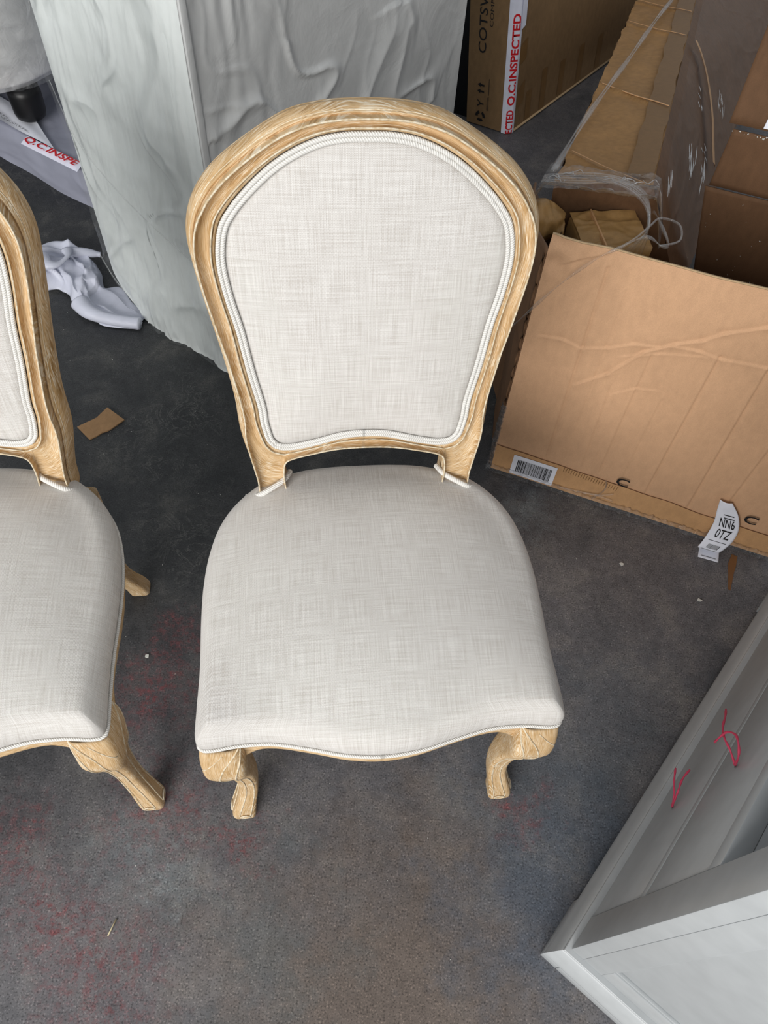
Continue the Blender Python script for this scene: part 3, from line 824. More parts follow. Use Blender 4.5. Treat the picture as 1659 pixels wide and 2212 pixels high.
roll = catmull([V(-0.875, 1.560, 0.028), V(-0.845, 1.533, 0.024), V(-0.80, 1.519, 0.019), V(-0.75, 1.513, 0.017), V(-0.700, 1.510, 0.017)], 8)
tube('rolled_end', roll, lambda t: 0.026 - 0.009 * min(1, t * 2), SHEET, fs_, 18, flat=0.9)
fin = catmull([V(-0.965, 1.730, 0.05), V(-0.93, 1.75, 0.045), V(-0.895, 1.762, 0.035), V(-0.876, 1.766, 0.03)], 6)
tube('twisted_corner', fin, lambda t: 0.014 * (0.55 + 0.45 * math.sin(math.pi * min(1, t * 0.9 + 0.25))), SHEET, fs_, 12)
tube('folded_tuck', catmull([V(-1.01, 1.70, 0.07), V(-0.985, 1.655, 0.075), V(-0.955, 1.66, 0.07), V(-0.94, 1.70, 0.068), V(-0.955, 1.735, 0.06)], 6), lambda t: 0.013 + 0.006 * math.sin(t * 7), SHEET, fs_, 12, flat=0.6)

def slabpoly(name, pts, z0, z1, mat, parent=None, zf=None):
    vs = []
    for z in (z0, z1):
        for p in pts: vs.append(V(p[0], p[1], z + (zf(p) if zf else 0)))
    n = len(pts); fs = [tuple(range(n))[::-1], tuple(range(n, 2 * n))] + [(i, (i + 1) % n, (i + 1) % n + n, i + n) for i in range(n)]
    return mesh(name, vs, fs, mat, parent, smooth=False)
sc_ = root('cardboard_scrap', 'small torn piece of brown cardboard lying on the floor between the two chairs', 'cardboard', (-0.71, 1.16, 0))
slabpoly('left_half', [(-0.765, 1.146), (-0.724, 1.110), (-0.7095, 1.123), (-0.700, 1.135), (-0.727, 1.180)], 0.0008, 0.0038, CARD_DK2, sc_)
slabpoly('right_half', [(-0.727, 1.180), (-0.700, 1.135), (-0.690, 1.140), (-0.683, 1.147), (-0.657, 1.178), (-0.709, 1.213)], 0.0008, 0.0040, CARD_DK2, sc_, zf=lambda p: 0.003 if p[1] > 1.17 and p[0] > -0.72 else 0)

# ------------------------------------------------------------------ printed carton standing far back
Q0 = V(0.335, 2.649, 0); cR = V(0.566, 0.825, 0); cL = V(-0.913, 0.41, 0)
nCL = V(-0.41, -0.913, 0); nCR = V(0.825, -0.566, 0)
LEANX = -0.105
def ck(p): return V(p.x + LEANX * p.z, p.y, p.z)
ct = root('printed_carton', 'dark brown printed carton with white and red inspection tape, standing at the back', 'box', (0.45, 3.05, 0))
def carton_pt(l, r, z): return ck(Q0 + cL * l + cR * r + EZ * z)
CHF = 0.016; LWD, RWD, CHH = 0.166, 1.05, 0.85
ring = [(CHF, 0), (LWD, 0), (LWD, RWD), (0, RWD), (0, CHF)]
vs = [carton_pt(l, r, z) for z in (0.004, CHH) for l, r in ring]; n = 5
fs = [tuple(range(n)), tuple(range(n, 2 * n))] + [(i, (i + 1) % n, (i + 1) % n + n, i + n) for i in range(n)]
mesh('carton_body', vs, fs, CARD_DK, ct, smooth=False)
pl, pr = carton_pt(0.006, 0, 0), carton_pt(0, 0.006, 0)
ax = (carton_pt(0, CHF, 0) - carton_pt(CHF, 0, 0)).normalized(); mid = (carton_pt(0, CHF, 0) + carton_pt(CHF, 0, 0)) * 0.5
axz = (carton_pt(0, 0, 1) - carton_pt(0, 0, 0)); nt_ = V(ax.y, -ax.x, 0)
def tape_pt(x, z):       # x across (-..+), z up; wraps the corner
    fold = max(0, abs(x) - 0.013)
    xx = max(-0.013, min(0.013, x))
    p = mid + ax * xx
    if x < 0: p += cL * fold
    else: p += cR * fold
    return p + axz * z + nt_ * 0.0022
itp = grid('inspection_tape', lambda u, v: tape_pt(-0.027 + 0.054 * u, 0.002 + (CHH - 0.02) * v), 12, 30, TAPEW, ct)
def tape_text(s, z0, length):
    return text('printed_lettering', s, 0.0262, lambda a, b_: tape_pt(0.0138 - b_, z0 + a) + nt_ * 0.0012, RED, itp, 0.030, length)
tape_text('Q.C.INSPECTED', 0.100, 0.285)
tape_text('ECTED', -0.002 + 0.004, 0.082)
tape_text('Q.C.INSPECTED', 0.440, 0.285)
def lf(l, z, o=0.0015): return carton_pt(l, 0, z) + nCL * o
text('printed_lettering', 'COTSWOLD', 0.029, lambda a, b_: lf(0.103 + b_, 0.245 + a), INK, ct, 0.004, 0.300)
text('printed_lettering', 'COMPANY', 0.0125, lambda a, b_: lf(0.082 + b_, 0.330 + a), INK, ct, 0.0, 0.140)
# handling symbols: two arrows, hands, recycling loop
def icon(polys, l0, z0, sc):
    vs, fs = [], []
    for poly in polys:
        k = len(vs)
        for (x, y) in poly: vs.append(lf(l0 + y * sc, z0 + x * sc))
        fs.append(tuple(range(k, k + len(poly))))
    return mesh('handling_symbol', vs, fs, INK, ct, smooth=False)
arrow = lambda x: [[(x - .12, 0), (x + .12, 0), (x + .12, .55), (x - .12, .55)], [(x - .30, .55), (x + .30, .55), (x, 1.0)]]
icon(arrow(0.15) + arrow(0.95), 0.102, 0.118, 0.026)
icon([[(0, 0), (.2, 0), (.2, .5), (0, .5)], [(0, .5), (.25, .5), (.65, 1.0), (.45, 1.0)], [(-.05, .5), (.2, .5), (-.2, 1.0), (-.4, 1.0)]], 0.102, 0.078, 0.024)
rec = []
for k in range(3):
    a0 = k * 2.094 + 0.3
    arc = [(0.5 + math.cos(a0 + t) * 0.62, 0.5 + math.sin(a0 + t) * 0.62) for t in (0, .35, .7, 1.05, 1.4)]
    arc += [(0.5 + math.cos(a0 + t) * 0.30, 0.5 + math.sin(a0 + t) * 0.30) for t in (1.4, 1.05, .7, .35, 0)]
    rec.append(arc)
icon(rec, 0.098, 0.022, 0.030)
icon([[(0, 0), (1.6, 0), (1.6, .06), (0, .06)], [(0, .14), (1.5, .14), (1.5, .2), (0, .2)], [(1.75, 0), (3.6, 0), (3.6, .06), (1.75, .06)]], 0.084, 0.062, 0.030)
def rface(l, z, o=0.0018): return carton_pt(0, l, z) + nCR * o
def patch(q, mat=BTAPE, name='brown_tape'):
    vs = [rface(*p) for p in q]; return mesh(name, vs, [(0, 1, 2, 3)], mat, ct, smooth=False)
patch([(0.022, 0.28), (0.075, 0.30), (0.075, 0.235), (0.022, 0.22)], BTAPE)
patch([(0.022, 0.13), (0.08, 0.165), (0.08, 0.09), (0.022, 0.075)], BTAPE)
for x_, z_, h_ in ((0.10, 0.015, 0.10), (0.20, 0.015, 0.14), (0.33, 0.02, 0.12), (0.47, 0.02, 0.13), (0.62, 0.02, 0.12)):
    patch([(x_, z_), (x_ + 0.035, z_), (x_ + 0.035, z_ + h_), (x_, z_ + h_)], BTAPE)
mesh('white_flap_label', [rface(0.020, 0.335, 0.004), rface(0.045, 0.345, 0.006), rface(0.045, 0.56, 0.006), rface(0.020, 0.56, 0.004)], [(0, 1, 2, 3)], TAPEW, ct, smooth=False)
# whitish scuffed lower edge
tube('worn_bottom_edge', [carton_pt(0, 0.03, 0.008) + nCR * 0.002, carton_pt(0, 0.5, 0.008) + nCR * 0.002, carton_pt(0, 1.0, 0.008) + nCR * 0.002], 0.004, CARD_EDGE, ct, 6)

bb = hexa('gap_shade_board', [carton_pt(l, q, z) for z in (0.0, 0.95) for l, q in ((0.172, 0.03), (0.30, 0.03), (0.30, 0.08), (0.172, 0.08))], BLACK, None, 0.003)  # added black filler, stands in for the deep shade of the gap
tag(bb, 'added black board standing in for the shade in the gap between the foam-wrapped slab and printed carton', 'board')

# ------------------------------------------------------------------ big open carton
CB = V(0.248, 1.127, 0); cE = V(0.956, -0.294, 0); cN = V(0.294, 0.956, 0)
big = root('open_carton', 'large open tan carton right of the central chair, barcode sticker low on its front', 'box', tuple(CB + cE * 0.45 + cN * 0.35))
BW, BH, BD = 0.665, 0.65, 0.55
def seg_d(px, pz, a, b_):
    ax_, az = a; bx, bz = b_; dx, dz = bx - ax_, bz - az; L2 = dx * dx + dz * dz
    t = max(0, min(1, ((px - ax_) * dx + (pz - az) * dz) / L2)); qx, qz = ax_ + dx * t, az + dz * t
    s = ((px - ax_) * dz - (pz - az) * dx) / math.sqrt(L2)
    return math.hypot(px - qx, pz - qz), s, t
WR = [([(0.127, 0.338), (0.174, 0.386), (0.221, 0.463), (0.266, 0.499), (0.306, 0.523), (0.334, 0.550), (0.394, 0.585), (0.47, 0.61)], 0.0032),
      ([(0.031, 0.431), (0.07, 0.437), (0.11, 0.428), (0.156, 0.447), (0.20, 0.475), (0.24, 0.482)], 0.0022),
      ([(0.268, 0.495), (0.31, 0.499), (0.351, 0.495), (0.431, 0.504), (0.52, 0.52)], 0.0022),
      ([(0.10, 0.64), (0.05, 0.615), (0.03, 0.60)], 0.002),
      ([(0.20, 0.34), (0.235, 0.37), (0.27, 0.38)], 0.0014), ([(0.19, 0.44), (0.25, 0.47), (0.32, 0.49)], 0.0015)]
CRS = [((0.106, 0.613), (0.118, 0.100), 0.0022), ((0.150, 0.58), (0.158, 0.11), 0.0010), ((0.236, 0.46), (0.240, 0.10), 0.0016), ((0.346, 0.498), (0.352, 0.08), 0.0022),
       ((0.431, 0.504), (0.449, 0.08), 0.0024), ((0.520, 0.40), (0.517, 0.08), 0.0018), ((0.29, 0.36), (0.292, 0.10), 0.0010), ((0.19, 0.36), (0.20, 0.10), 0.0012)]
WSEG = [(pl_[k], pl_[k + 1], amp) for pl_, amp in WR for k in range(len(pl_) - 1)]
def front_face(u, v):
    x, z = u * BW, v * BH
    d = 0.0
    if x < 0.70:
        for a, b_, amp in WSEG:
            if abs(x - (a[0] + b_[0]) / 2) > 0.08 or abs(z - (a[1] + b_[1]) / 2) > 0.08: continue
            dist, s, t = seg_d(x, z, a, b_)
            if dist < 0.02: d += 0.42 * amp * math.exp(-(dist / 0.0024) ** 2) + amp * 0.36 * math.exp(-(dist / 0.009) ** 2) * max(-1, min(1, s / 0.002))
        for a, b_, amp in CRS:
            if abs(x - (a[0] + b_[0]) / 2) > 0.03: continue
            dist, s, t = seg_d(x, z, a, b_)
            if dist < 0.02: d += 0.7 * amp * math.exp(-(dist / 0.0050) ** 2) * max(-1, min(1, s / 0.002)) - 0.7 * amp * math.exp(-(dist / 0.0030) ** 2)
    d += 0.0035 * noise.noise(V(x * 4, z * 3, 1)) + 0.0012 * noise.noise(V(x * 14, z * 10, 5))
    # battered top left corner
    k = max(0, 1 - x / 0.10) * max(0, 1 - (BH - z) / 0.12)
    ext = 0.004 * noise.noise(V(x * 9, 0, 2)) if v > 0.97 else 0
    bl = 0.012 * max(0, 1 - x / 0.05) * max(0, 1 - z / 0.05)
    return CB + cE * (x + bl) + EZ * (0.003 + z + ext - 0.006 * k) - cN * d + cN * 0.012 * k * noise.noise(V(x * 30, z * 30, 2))
fpan = grid('front_panel', front_face, 330, 290, CARD, big, thick=0.0)
# board thickness along the rim
rim = [front_face(i / 60, 1.0) + cN * 0.002 for i in range(61)]
vsr = []
for p in rim: vsr += [p + EZ * 0.0005, p + cN * 0.005 + EZ * 0.0002, p + cN * 0.005 - EZ * 0.64, p - EZ * 0.01]
fsr = []
for i in range(60):
    for k in range(4):
        a = i * 4 + k; b_ = i * 4 + (k + 1) % 4; fsr.append((a, b_, b_ + 4, a + 4))
mesh('front_lining', vsr, fsr, CARD_EDGE, big)
# left side, splayed outwards so its outside shows past the chair
sd = V(0.085, 0.996, 0)
def side_face(u, v):
    x, z = u * 0.20, v * (BH - 0.03)
    d = 0.004 * noise.noise(V(x * 6, z * 4, 8)) + 0.004 * crease(x, z, 1.2, 6, 4)
    lean = -0.030 * (v ** 1.5) * min(1, u * 3)
    return CB + sd * (x + 0.002) + EZ * (0.003 + z) + V(-1, 0.08, 0) * (d * min(1, u * 10)) + V(lean, 0, 0)
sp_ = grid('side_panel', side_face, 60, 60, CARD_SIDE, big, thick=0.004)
tube('torn_corner_seam', [CB + EZ * (0.01 + 0.6 * i / 30) + V(-0.004 + 0.003 * noise.noise(V(i * 0.7, 0, 0)), 0.004, 0) for i in range(31)], 0.003, CARD_SIDE, sp_, 6)
# back wall and its folded-out flaps (right part, the left is crushed down under the long carton)
def wall_pt(x, z, o=0.0): return CB + cN * (BD + o) + cE * x + EZ * z
def back_wall(u, v):
    z = 0.003 + 0.495 * v; x0 = 0.312 - 0.058 * max(0, (z - 0.28) / 0.22) if z > 0.25 else 0.22 + 0.092 * max(0, (z - 0.20) / 0.05); x = x0 + (BW - x0) * u
    return wall_pt(x, z, 0.003 * noise.noise(V(x * 5, z * 4, 3)))
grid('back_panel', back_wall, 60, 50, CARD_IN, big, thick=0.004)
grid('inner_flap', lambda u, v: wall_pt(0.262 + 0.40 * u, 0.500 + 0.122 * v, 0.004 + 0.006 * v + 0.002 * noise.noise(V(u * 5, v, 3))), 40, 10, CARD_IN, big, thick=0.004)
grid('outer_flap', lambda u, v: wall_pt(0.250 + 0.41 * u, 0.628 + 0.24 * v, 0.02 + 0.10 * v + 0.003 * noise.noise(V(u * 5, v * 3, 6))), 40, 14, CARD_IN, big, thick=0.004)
obox('right_panel', CB + cE * BW, cN, -cE, EZ, (0, 0, 0.003), (BD, 0.005, BH - 0.02), CARD, big)
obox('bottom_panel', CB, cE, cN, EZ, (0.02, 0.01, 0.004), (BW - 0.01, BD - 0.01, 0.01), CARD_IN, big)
lw = mesh('paper_label', [wall_pt(0.318, 0.634, 0.0150), wall_pt(0.372, 0.634, 0.0150), wall_pt(0.378, 0.715, 0.0485), wall_pt(0.324, 0.715, 0.0485)], [(0, 1, 2, 3)], WHITE, big, smooth=False)
# polystyrene crumbs stuck on the walls
crumbs = Acc(); rnd = random.Random(3)
def crumb(p, r):
    vs = [p + V(rnd.uniform(-1, 1), rnd.uniform(-1, 1), rnd.uniform(-1, 1)).normalized() * r for _ in range(6)]
    return vs, [(0, 1, 2), (0, 2, 3), (0, 3, 4), (0, 4, 1), (5, 1, 2), (5, 2, 3), (5, 3, 4), (5, 4, 1)], [(0, 0)] * 6
for _ in range(60): crumbs.add(crumb(wall_pt(rnd.uniform(0.27, 0.6), rnd.uniform(0.15, 0.49), -0.006), rnd.uniform(0.0008, 0.0018)))
for k in range(26): crumbs.add(crumb(wall_pt(0.262 + 0.15 * rnd.random(), 0.6225 + rnd.uniform(-.002, .003), 0.0), rnd.uniform(0.001, 0.0028)))
tag(mesh('foam_crumbs', crumbs.v, crumbs.f, CHIP, big, smooth=False), None, kind='stuff')
# barcode sticker, printed marks, tape
def ff(x, z, o=0.003): return CB + cE * x + EZ * z - cN * (o + 0.0035 * noise.noise(V(x * 4, z * 3, 1)))
def ffl(nm, x0, z0, x1, z1, mat, o, parent, n=8):
    return grid(nm, lambda u, v: ff(x0 + (x1 - x0) * u, z0 + (z1 - z0) * v, o), n, 3, mat, parent)
grid('brown_tape', lambda u, v: ff(0.002 + 0.66 * u, 0.006 + (0.088 - 0.020 * u + 0.004 * noise.noise(V(u * 9, 0, 1))) * v, 0.0042), 80, 6, BTAPE2, big)
bc = ffl('barcode_sticker', 0.048, 0.012, 0.152, 0.080, WHITE, 0.0062, big)
acc = Acc(); x = 0.060; rb = random.Random(11)
while x < 0.142:
    wd = rb.choice((0.0007, 0.0007, 0.0014, 0.0021)); vs = [ff(x, 0.024, 0.0072), ff(x + wd, 0.024, 0.0072), ff(x + wd, 0.068, 0.0072), ff(x, 0.068, 0.0072)]
    acc.add((vs, [(0, 1, 2, 3)], [(0, 0)] * 4)); x += wd + rb.choice((0.0007, 0.0007, 0.0014))
tag(mesh('barcode_bars', acc.v, acc.f, INK, bc, smooth=False), None, kind='stuff')
for cx, cz in ((0.283, 0.090), (0.563, 0.100)):
    text('printed_lettering', 'C', 0.026, lambda a, b_, cx=cx, cz=cz: ff(cx + a, cz + b_, 0.0072), INK, big, 0.012, 0.028)
acc = Acc()
for k in range(22):
    x = 0.165 + k * 0.006; vs = [ff(x, 0.076 - k * 0.0004, 0.0068), ff(x + 0.0009, 0.076 - k * 0.0004, 0.0068), ff(x + 0.0019, 0.090 - k * 0.0004, 0.0068), ff(x + 0.001, 0.090 - k * 0.0004, 0.0068)]
    acc.add((vs, [(0, 1, 2, 3)], [(0, 0)] * 4))
tag(mesh('faded_print', acc.v, acc.f, BTAPE, big, smooth=False), None, kind='stuff')
# crinkled film along the bottom edge and up the corner
def hem_film(u, v):
    x = -0.01 + 0.675 * u; an = -0.3 + 2.4 * v
    r = 0.012 + 0.006 * noise.noise(V(u * 60, v * 4, 1)) + 0.004 * noise.noise(V(u * 160, v * 9, 5))
    return CB + cE * x - cN * (0.004 + r * math.cos(an - 0.4) * 0.9) + EZ * (0.002 + max(0, 0.004 + r * 1.3 * math.sin(an)))
grid('crinkled_film', hem_film, 420, 8, FILM_C, big)
def corner_film(u, v):
    z = 0.01 + 0.22 * v; an = 2.6 * u
    r = 0.010 + 0.004 * noise.noise(V(u * 4, v * 30, 3))
    return CB + EZ * z + V(-math.sin(an), -math.cos(an), 0) * r
grid('crinkled_film', corner_film, 10, 70, FILM_C, big)
for pts in ([(0.165, 0.022), (0.22, 0.030), (0.262, 0.040), (0.29, 0.058)], [(0.262, 0.095), (0.268, 0.070), (0.262, 0.045), (0.250, 0.02)], [(0.225, 0.030), (0.26, 0.036), (0.295, 0.034)]):
    tube('film_strand', catmull([ff(a, b_, 0.010) for a, b_ in pts], 8), 0.0024, FILM_C, big, 6, flat=0.5)

# address tag curling from the carton down to the floor
tg = root('address_tag', 'white address tag reading NN6 0TZ curling off the carton onto the floor', 'label', (0.77, 0.95, 0))
TCL = []
def tagp(u, v):
    """u across 0..1, v from top 0 to the bottom 1"""
    cl = [(ff(0.508, 0.150, 0.010), 0.026), (ff(0.525, 0.118, 0.012), 0.046), (ff(0.538, 0.080, 0.017), 0.055), (ff(0.538, 0.045, 0.030), 0.056), (ff(0.528, 0.016, 0.045), 0.047), (V(0.750, 0.945, 0.004), 0.045), (V(0.742, 0.912, 0.0015), 0.046)]
    if not TCL: TCL.extend(zip(catmull([a for a, _ in cl], 8), catmull([V(b_, 0, 0) for _, b_ in cl], 8)))
    t = max(0, min(1, v)) * (len(TCL) - 1); i = min(int(t), len(TCL) - 2); f_ = t - i
    c = TCL[i][0].lerp(TCL[i + 1][0], f_); wd = TCL[i][1].x + (TCL[i + 1][1].x - TCL[i][1].x) * f_
    ac = cE.lerp(V(0.97, -0.24, 0), v)
    return c + ac * ((u - 0.5) * wd) - cN * (0.004 * math.sin(math.pi * u)) * (1 - v)
tb = grid('tag_paper', tagp, 14, 36, WHITE, tg, thick=0.0004)
def tagtext(s, v0, hgt, u0, wdt, mat=INK):
    def fn(a, b_):
        u = u0 + a; v = v0 - b_; e_ = 0.01
        p = tagp(u, v); n_ = (tagp(u + e_, v) - p).cross(tagp(u, v - e_) - p).normalized()
        return p + n_ * 0.0012
    return text('printed_lettering', s, hgt, fn, mat, tb, 0.01, wdt)
tagtext('NN6', 0.34, 0.11, 0.22, 0.60); tagtext('0TZ', 0.475, 0.11, 0.24, 0.56)
acc = Acc(); u = 0.28
def tq(u, v):
    e_ = 0.01; p = tagp(u, v); n_ = (tagp(u + e_, v) - p).cross(tagp(u, v - e_) - p).normalized(); return p + n_ * 0.0012
while u < 0.78:
    wd = rb.choice((0.018, 0.018, 0.034)); acc.add(([tq(u, 0.62), tq(u + wd, 0.62), tq(u + wd, 0.565), tq(u, 0.565)], [(0, 1, 2, 3)], [(0, 0)] * 4)); u += wd + 0.022
for v_ in (0.530, 0.655, 0.965): acc.add(([tq(0.15, v_), tq(0.85, v_), tq(0.85, v_ - 0.006), tq(0.15, v_ - 0.006)], [(0, 1, 2, 3)], [(0, 0)] * 4))
for v_ in (0.19, 0.23): acc.add(([tq(0.35, v_), tq(0.8, v_), tq(0.8, v_ - 0.012), tq(0.35, v_ - 0.012)], [(0, 1, 2, 3)], [(0, 0)] * 4))
tag(mesh('barcode_bars', acc.v, acc.f, INK, tb, smooth=False), None, kind='stuff')

# ------------------------------------------------------------------ long film-wrapped carton leaning over the open one
DL = V(0.271, 0.953, -0.133).normalized()
N1, N2, R3 = V(0.279, 1.369, 0.600), V(0.464, 1.356, 0.620), V(0.642, 1.430, 0.300)
F1, F2, F3 = N1 + DL * 1.9, N2 + DL * 1.9, V(1.61, 3.976, 0.05)
lg = root('long_carton', 'long narrow brown carton bound in clear film, lying tilted behind the open carton', 'box', (0.7, 2.1, 0))
def lerp3(a, b_, t): return a + (b_ - a) * t
acx = (N2 - N1).normalized(); upn = acx.cross(DL).normalized()
if upn.z < 0: upn = -upn
SK = 0.197; S_A, S_B, S_C, S_D = 0.606, 0.157, 1.462, 1.198
def narrow(u, v):
    p = lerp3(lerp3(N1, F1, v), lerp3(N2, F2, v), u)
    d = 0.006 * noise.noise(V(u * 2, v * 7, 1)) + 0.002 * noise.noise(V(u * 8, v * 30, 6))
    s = v * 1.9
    for s0, amp in ((S_A, 0.008), (S_C, 0.006), (S_D, 0.005), (S_B, 0.005)):
        d += amp * math.exp(-((s - s0 + SK * u + 0.004 * noise.noise(V(u * 9, s0, 0))) / 0.006) ** 2) * (0.5 + 0.5 * min(1, (1 - u) * 3))
    edge = 0.006 * noise.noise(V(v * 30, 0, 9)) * (1 if u == 0 else 0)
    return p + upn * d + acx * edge
grid('narrow_face', narrow, 24, 260, CARD_LONG, lg)
rn = (F2 - N2).cross(R3 - N2).normalized()
if rn.x < 0: rn = -rn
def wide(u, v):
    p = lerp3(lerp3(N2, F2, v), lerp3(R3, F3, v), u)
    d = 0.008 * noise.noise(V(u * 2, v * 4, 3)) + 0.003 * crease(u * 0.5, v * 1.9, 1.1, 4, 7)
    ed = 0.02 * noise.noise(V(v * 14, 0, 4)) * (u ** 6)
    return p + rn * (d * min(1, u * 8)) + (R3 - N2).normalized() * ed
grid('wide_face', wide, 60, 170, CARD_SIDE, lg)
# inner/hidden faces so that the carton is closed
low = V(-0.02, 0.06, -0.30)
B1, BF1 = N1 + V(0.03, 0.05, -0.30), F1 + V(0.03, 0.0, -0.28)
mesh('hidden_faces', [N1, F1, BF1, B1, R3, F3, F2, N2], [(0, 1, 2, 3), (3, 2, 5, 4), (1, 2, 5, 6), (0, 3, 4, 7)], CARD_SIDE, lg, smooth=False)
def npt(s, x, o=0.004): return N1 + DL * s + acx * x + upn * o
Wn = (N2 - N1).length
grid('brown_tape', lambda u, v: npt(0.02 + 1.85 * v, Wn * (0.72 + 0.27 * u) + 0.006 * noise.noise(V(v * 20, 0, 2)), 0.010), 6, 120, BTAPE, lg)
for s0 in (S_A, S_C, S_D, S_B):
    tube('raised_flap_edge', catmull([npt(s0, 0.006, 0.006), npt(s0 - SK * 0.5, Wn * 0.5, 0.008), npt(s0 - SK * 0.80, Wn * 0.80, 0.012), npt(s0 - SK * 0.97, Wn * 0.97, 0.013)], 8), 0.0022 if s0 == S_A else 0.0014, BTAPE2, lg, 6, flat=0.5)
def wpt(s, t, o=0.006): return lerp3(lerp3(N2, F2, s / 1.9), lerp3(R3, F3, s / 1.9), t) + rn * (o + 0.006)
# long folded tape tail hanging down the wide face
tail = [(0.99, 0.02), (0.93, 0.10), (0.83, 0.22), (0.72, 0.35), (0.60, 0.50), (0.50, 0.62), (0.44, 0.72)]
tl = catmull([wpt(a, b_, 0.014) for a, b_ in tail], 8)
vs, fs = [], []
for i, p in enumerate(tl):
    t = (tl[min(i + 1, len(tl) - 1)] - tl[max(i - 1, 0)]).normalized(); s = t.cross(rn).normalized(); hw = 0.010 + 0.008 * (i / len(tl))
    vs += [p - s * hw, p + rn * 0.004, p + s * hw]
for i in range(len(tl) - 1):
    for k in range(2): a = i * 3 + k; fs.append((a, a + 1, a + 4, a + 3))
mesh('tape_tail', vs, fs, BTAPE2, lg)
# stretch film over both faces
def film_w(u, v):
    p = wpt(0.01 + 1.8 * v, 0.01 + 0.92 * u, 0.012)
    return p + rn * (0.010 * crease(u * 0.5, v * 1.9, 0.10, 7, 31) * (0.3 + max(0, noise.noise(V(u * 3, v * 4, 2)))) + 0.003 * fbm((u * 5, v * 6, 8), 2))
grid('clear_film', film_w, 70, 190, FILM, lg)
def film_n(u, v):      # loose bunched band round the near end
    x = -0.03 + (Wn + 0.08) * u
    s = -0.06 + 0.10 * v
    drop = 0.10 * max(0, u - 0.86) / 0.14 + 0.04 * max(0, 0.06 - u) / 0.06
    return npt(s - 0.05 * u, x, 0.014 + 0.012 * abs(noise.noise(V(u * 7, v * 9, 2))) + 0.006 * math.sin(v * 14 + u * 3)) - EZ * drop
grid('bunched_film', film_n, 90, 40, FILM_C, lg)
for k in range(5):
    o_ = 0.012 * k
    pth = catmull([npt(-0.005 - o_ * 0.6, -0.02, 0.016), npt(-0.012 - o_, Wn * 0.3, 0.024), npt(-0.035 - o_, Wn * 0.65, 0.026 + 0.002 * k), npt(-0.075 - o_ * 0.8, Wn * 0.95, 0.012), npt(-0.11 - 0.5 * o_, Wn * 1.04, -0.03), npt(-0.12 - 0.3 * o_, Wn * 1.02 - 0.01 * k, -0.09), npt(-0.13, Wn * 0.96, -0.14)], 10)
    tube('film_rope', pth, lambda t, k=k: 0.0022 + 0.0015 * abs(math.sin(t * 23 + k)), FILM_R, lg, 6, flat=0.6)
rg2 = random.Random(21); acc = Acc()
for (s0, t0, n_, ln) in ((0.30, 0.30, 9, 0.10), (0.33, 0.52, 6, 0.08), (0.72, 0.52, 7, 0.07), (0.63, 0.22, 5, 0.03), (0.42, 0.46, 5, 0.025), (0.05, 0.04, 6, 0.06)):
    for k in range(n_):
        a, b_ = s0 + rg2.uniform(-0.05, 0.05), t0 + rg2.uniform(-0.07, 0.07); l2 = ln * rg2.uniform(0.4, 1.0)
        pts = [wpt(a + l2 * (0.5 - q), b_ + 0.05 * q + 0.006 * rg2.uniform(-1, 1), 0.017) for q in (0, 0.33, 0.66, 1)]
        acc.add(tube_data(catmull(pts, 4), lambda t: 0.0003 + 0.0011 * math.sin(math.pi * t), 5))
tag(mesh('crease_glints', acc.v, acc.f, GLINT, lg, acc.u), None, kind='stuff')  # thin pale tubes added as highlights on the film creases
acc = Acc()
for k in range(22):
    u0 = rg2.uniform(0.05, 0.9); v0 = rg2.uniform(0.2, 0.8); l2 = rg2.uniform(0.03, 0.14)
    pts = [film_n(min(1, u0 + l2 * q), v0 + 0.05 * rg2.uniform(-1, 1)) + upn * 0.003 for q in (0, 0.33, 0.66, 1)]
    acc.add(tube_data(catmull(pts, 4), lambda t: 0.0003 + 0.0010 * math.sin(math.pi * t), 5))
tag(mesh('band_glints', acc.v, acc.f, GLINT, lg, acc.u), None, kind='stuff')  # more highlight tubes, added on the bunched band
# twisted film rope running along the narrow face
for q in (0.0, 0.006):
    pth = catmull([npt(0.03, -0.012 + q, 0.010), npt(0.35, 0.012 + q, 0.02), npt(0.75, 0.050 + q, 0.02), npt(1.15, 0.085 + q, 0.02), npt(1.55, 0.13 + q, 0.02), npt(1.85, 0.16 + q, 0.02)], 12)
    tube('film_rope', pth, lambda t: 0.0035 + 0.0015 * math.sin(t * 40), FILM_R, lg, 7)
tube('film_strand', catmull([npt(-0.005, -0.01, 0.015), npt(-0.03, -0.03, -0.01), npt(-0.09, -0.07, -0.06), npt(-0.14, -0.10, -0.13)], 8), 0.003, FILM, lg, 6)

# ------------------------------------------------------------------ taped parcels under the near end of the long carton
pa = root('taped_parcel', 'brown tape-covered parcel wedged under the near end of the long carton', 'parcel', (0.40, 1.30, 0.012))
def parcel(P, ex_, ey_, w_, d_, ztop, zbot, parent, seed):
    def f(u, v):
        # wrap: v 0..1 front face then top
        x = u * w_
        if v < 0.45: k = v / 0.45; p = P + ex_ * x + EZ * (zbot + (ztop - zbot) * k); nn = -ey_
        else: k = (v - 0.45) / 0.55; p = P + ex_ * x + ey_ * (d_ * k) + EZ * ztop; nn = EZ
        dd = 0.006 * fbm((x * 14, v * 6, seed)) + 0.005 * crease(x * 2, v, 0.8, 4, seed)
        return p + nn * dd * (min(1, u * 8) * min(1, (1 - u) * 8) * 0.7 + 0.3)
    return f
PX = V(0.985, 0.17, 0).normalized(); PY = V(-PX.y, PX.x, 0)
PP = V(0.340, 1.235, 0)
grid('wrapped_top', parcel(PP, PX, PY, 0.135, 0.118, 0.552, 0.05, pa, 3), 40, 60, PARCEL, pa)
obox('parcel_core', PP, PX, PY, EZ, (0.0, 0.006, 0.012), (0.135, 0.118, 0.544), PARCEL, pa, 0.006)
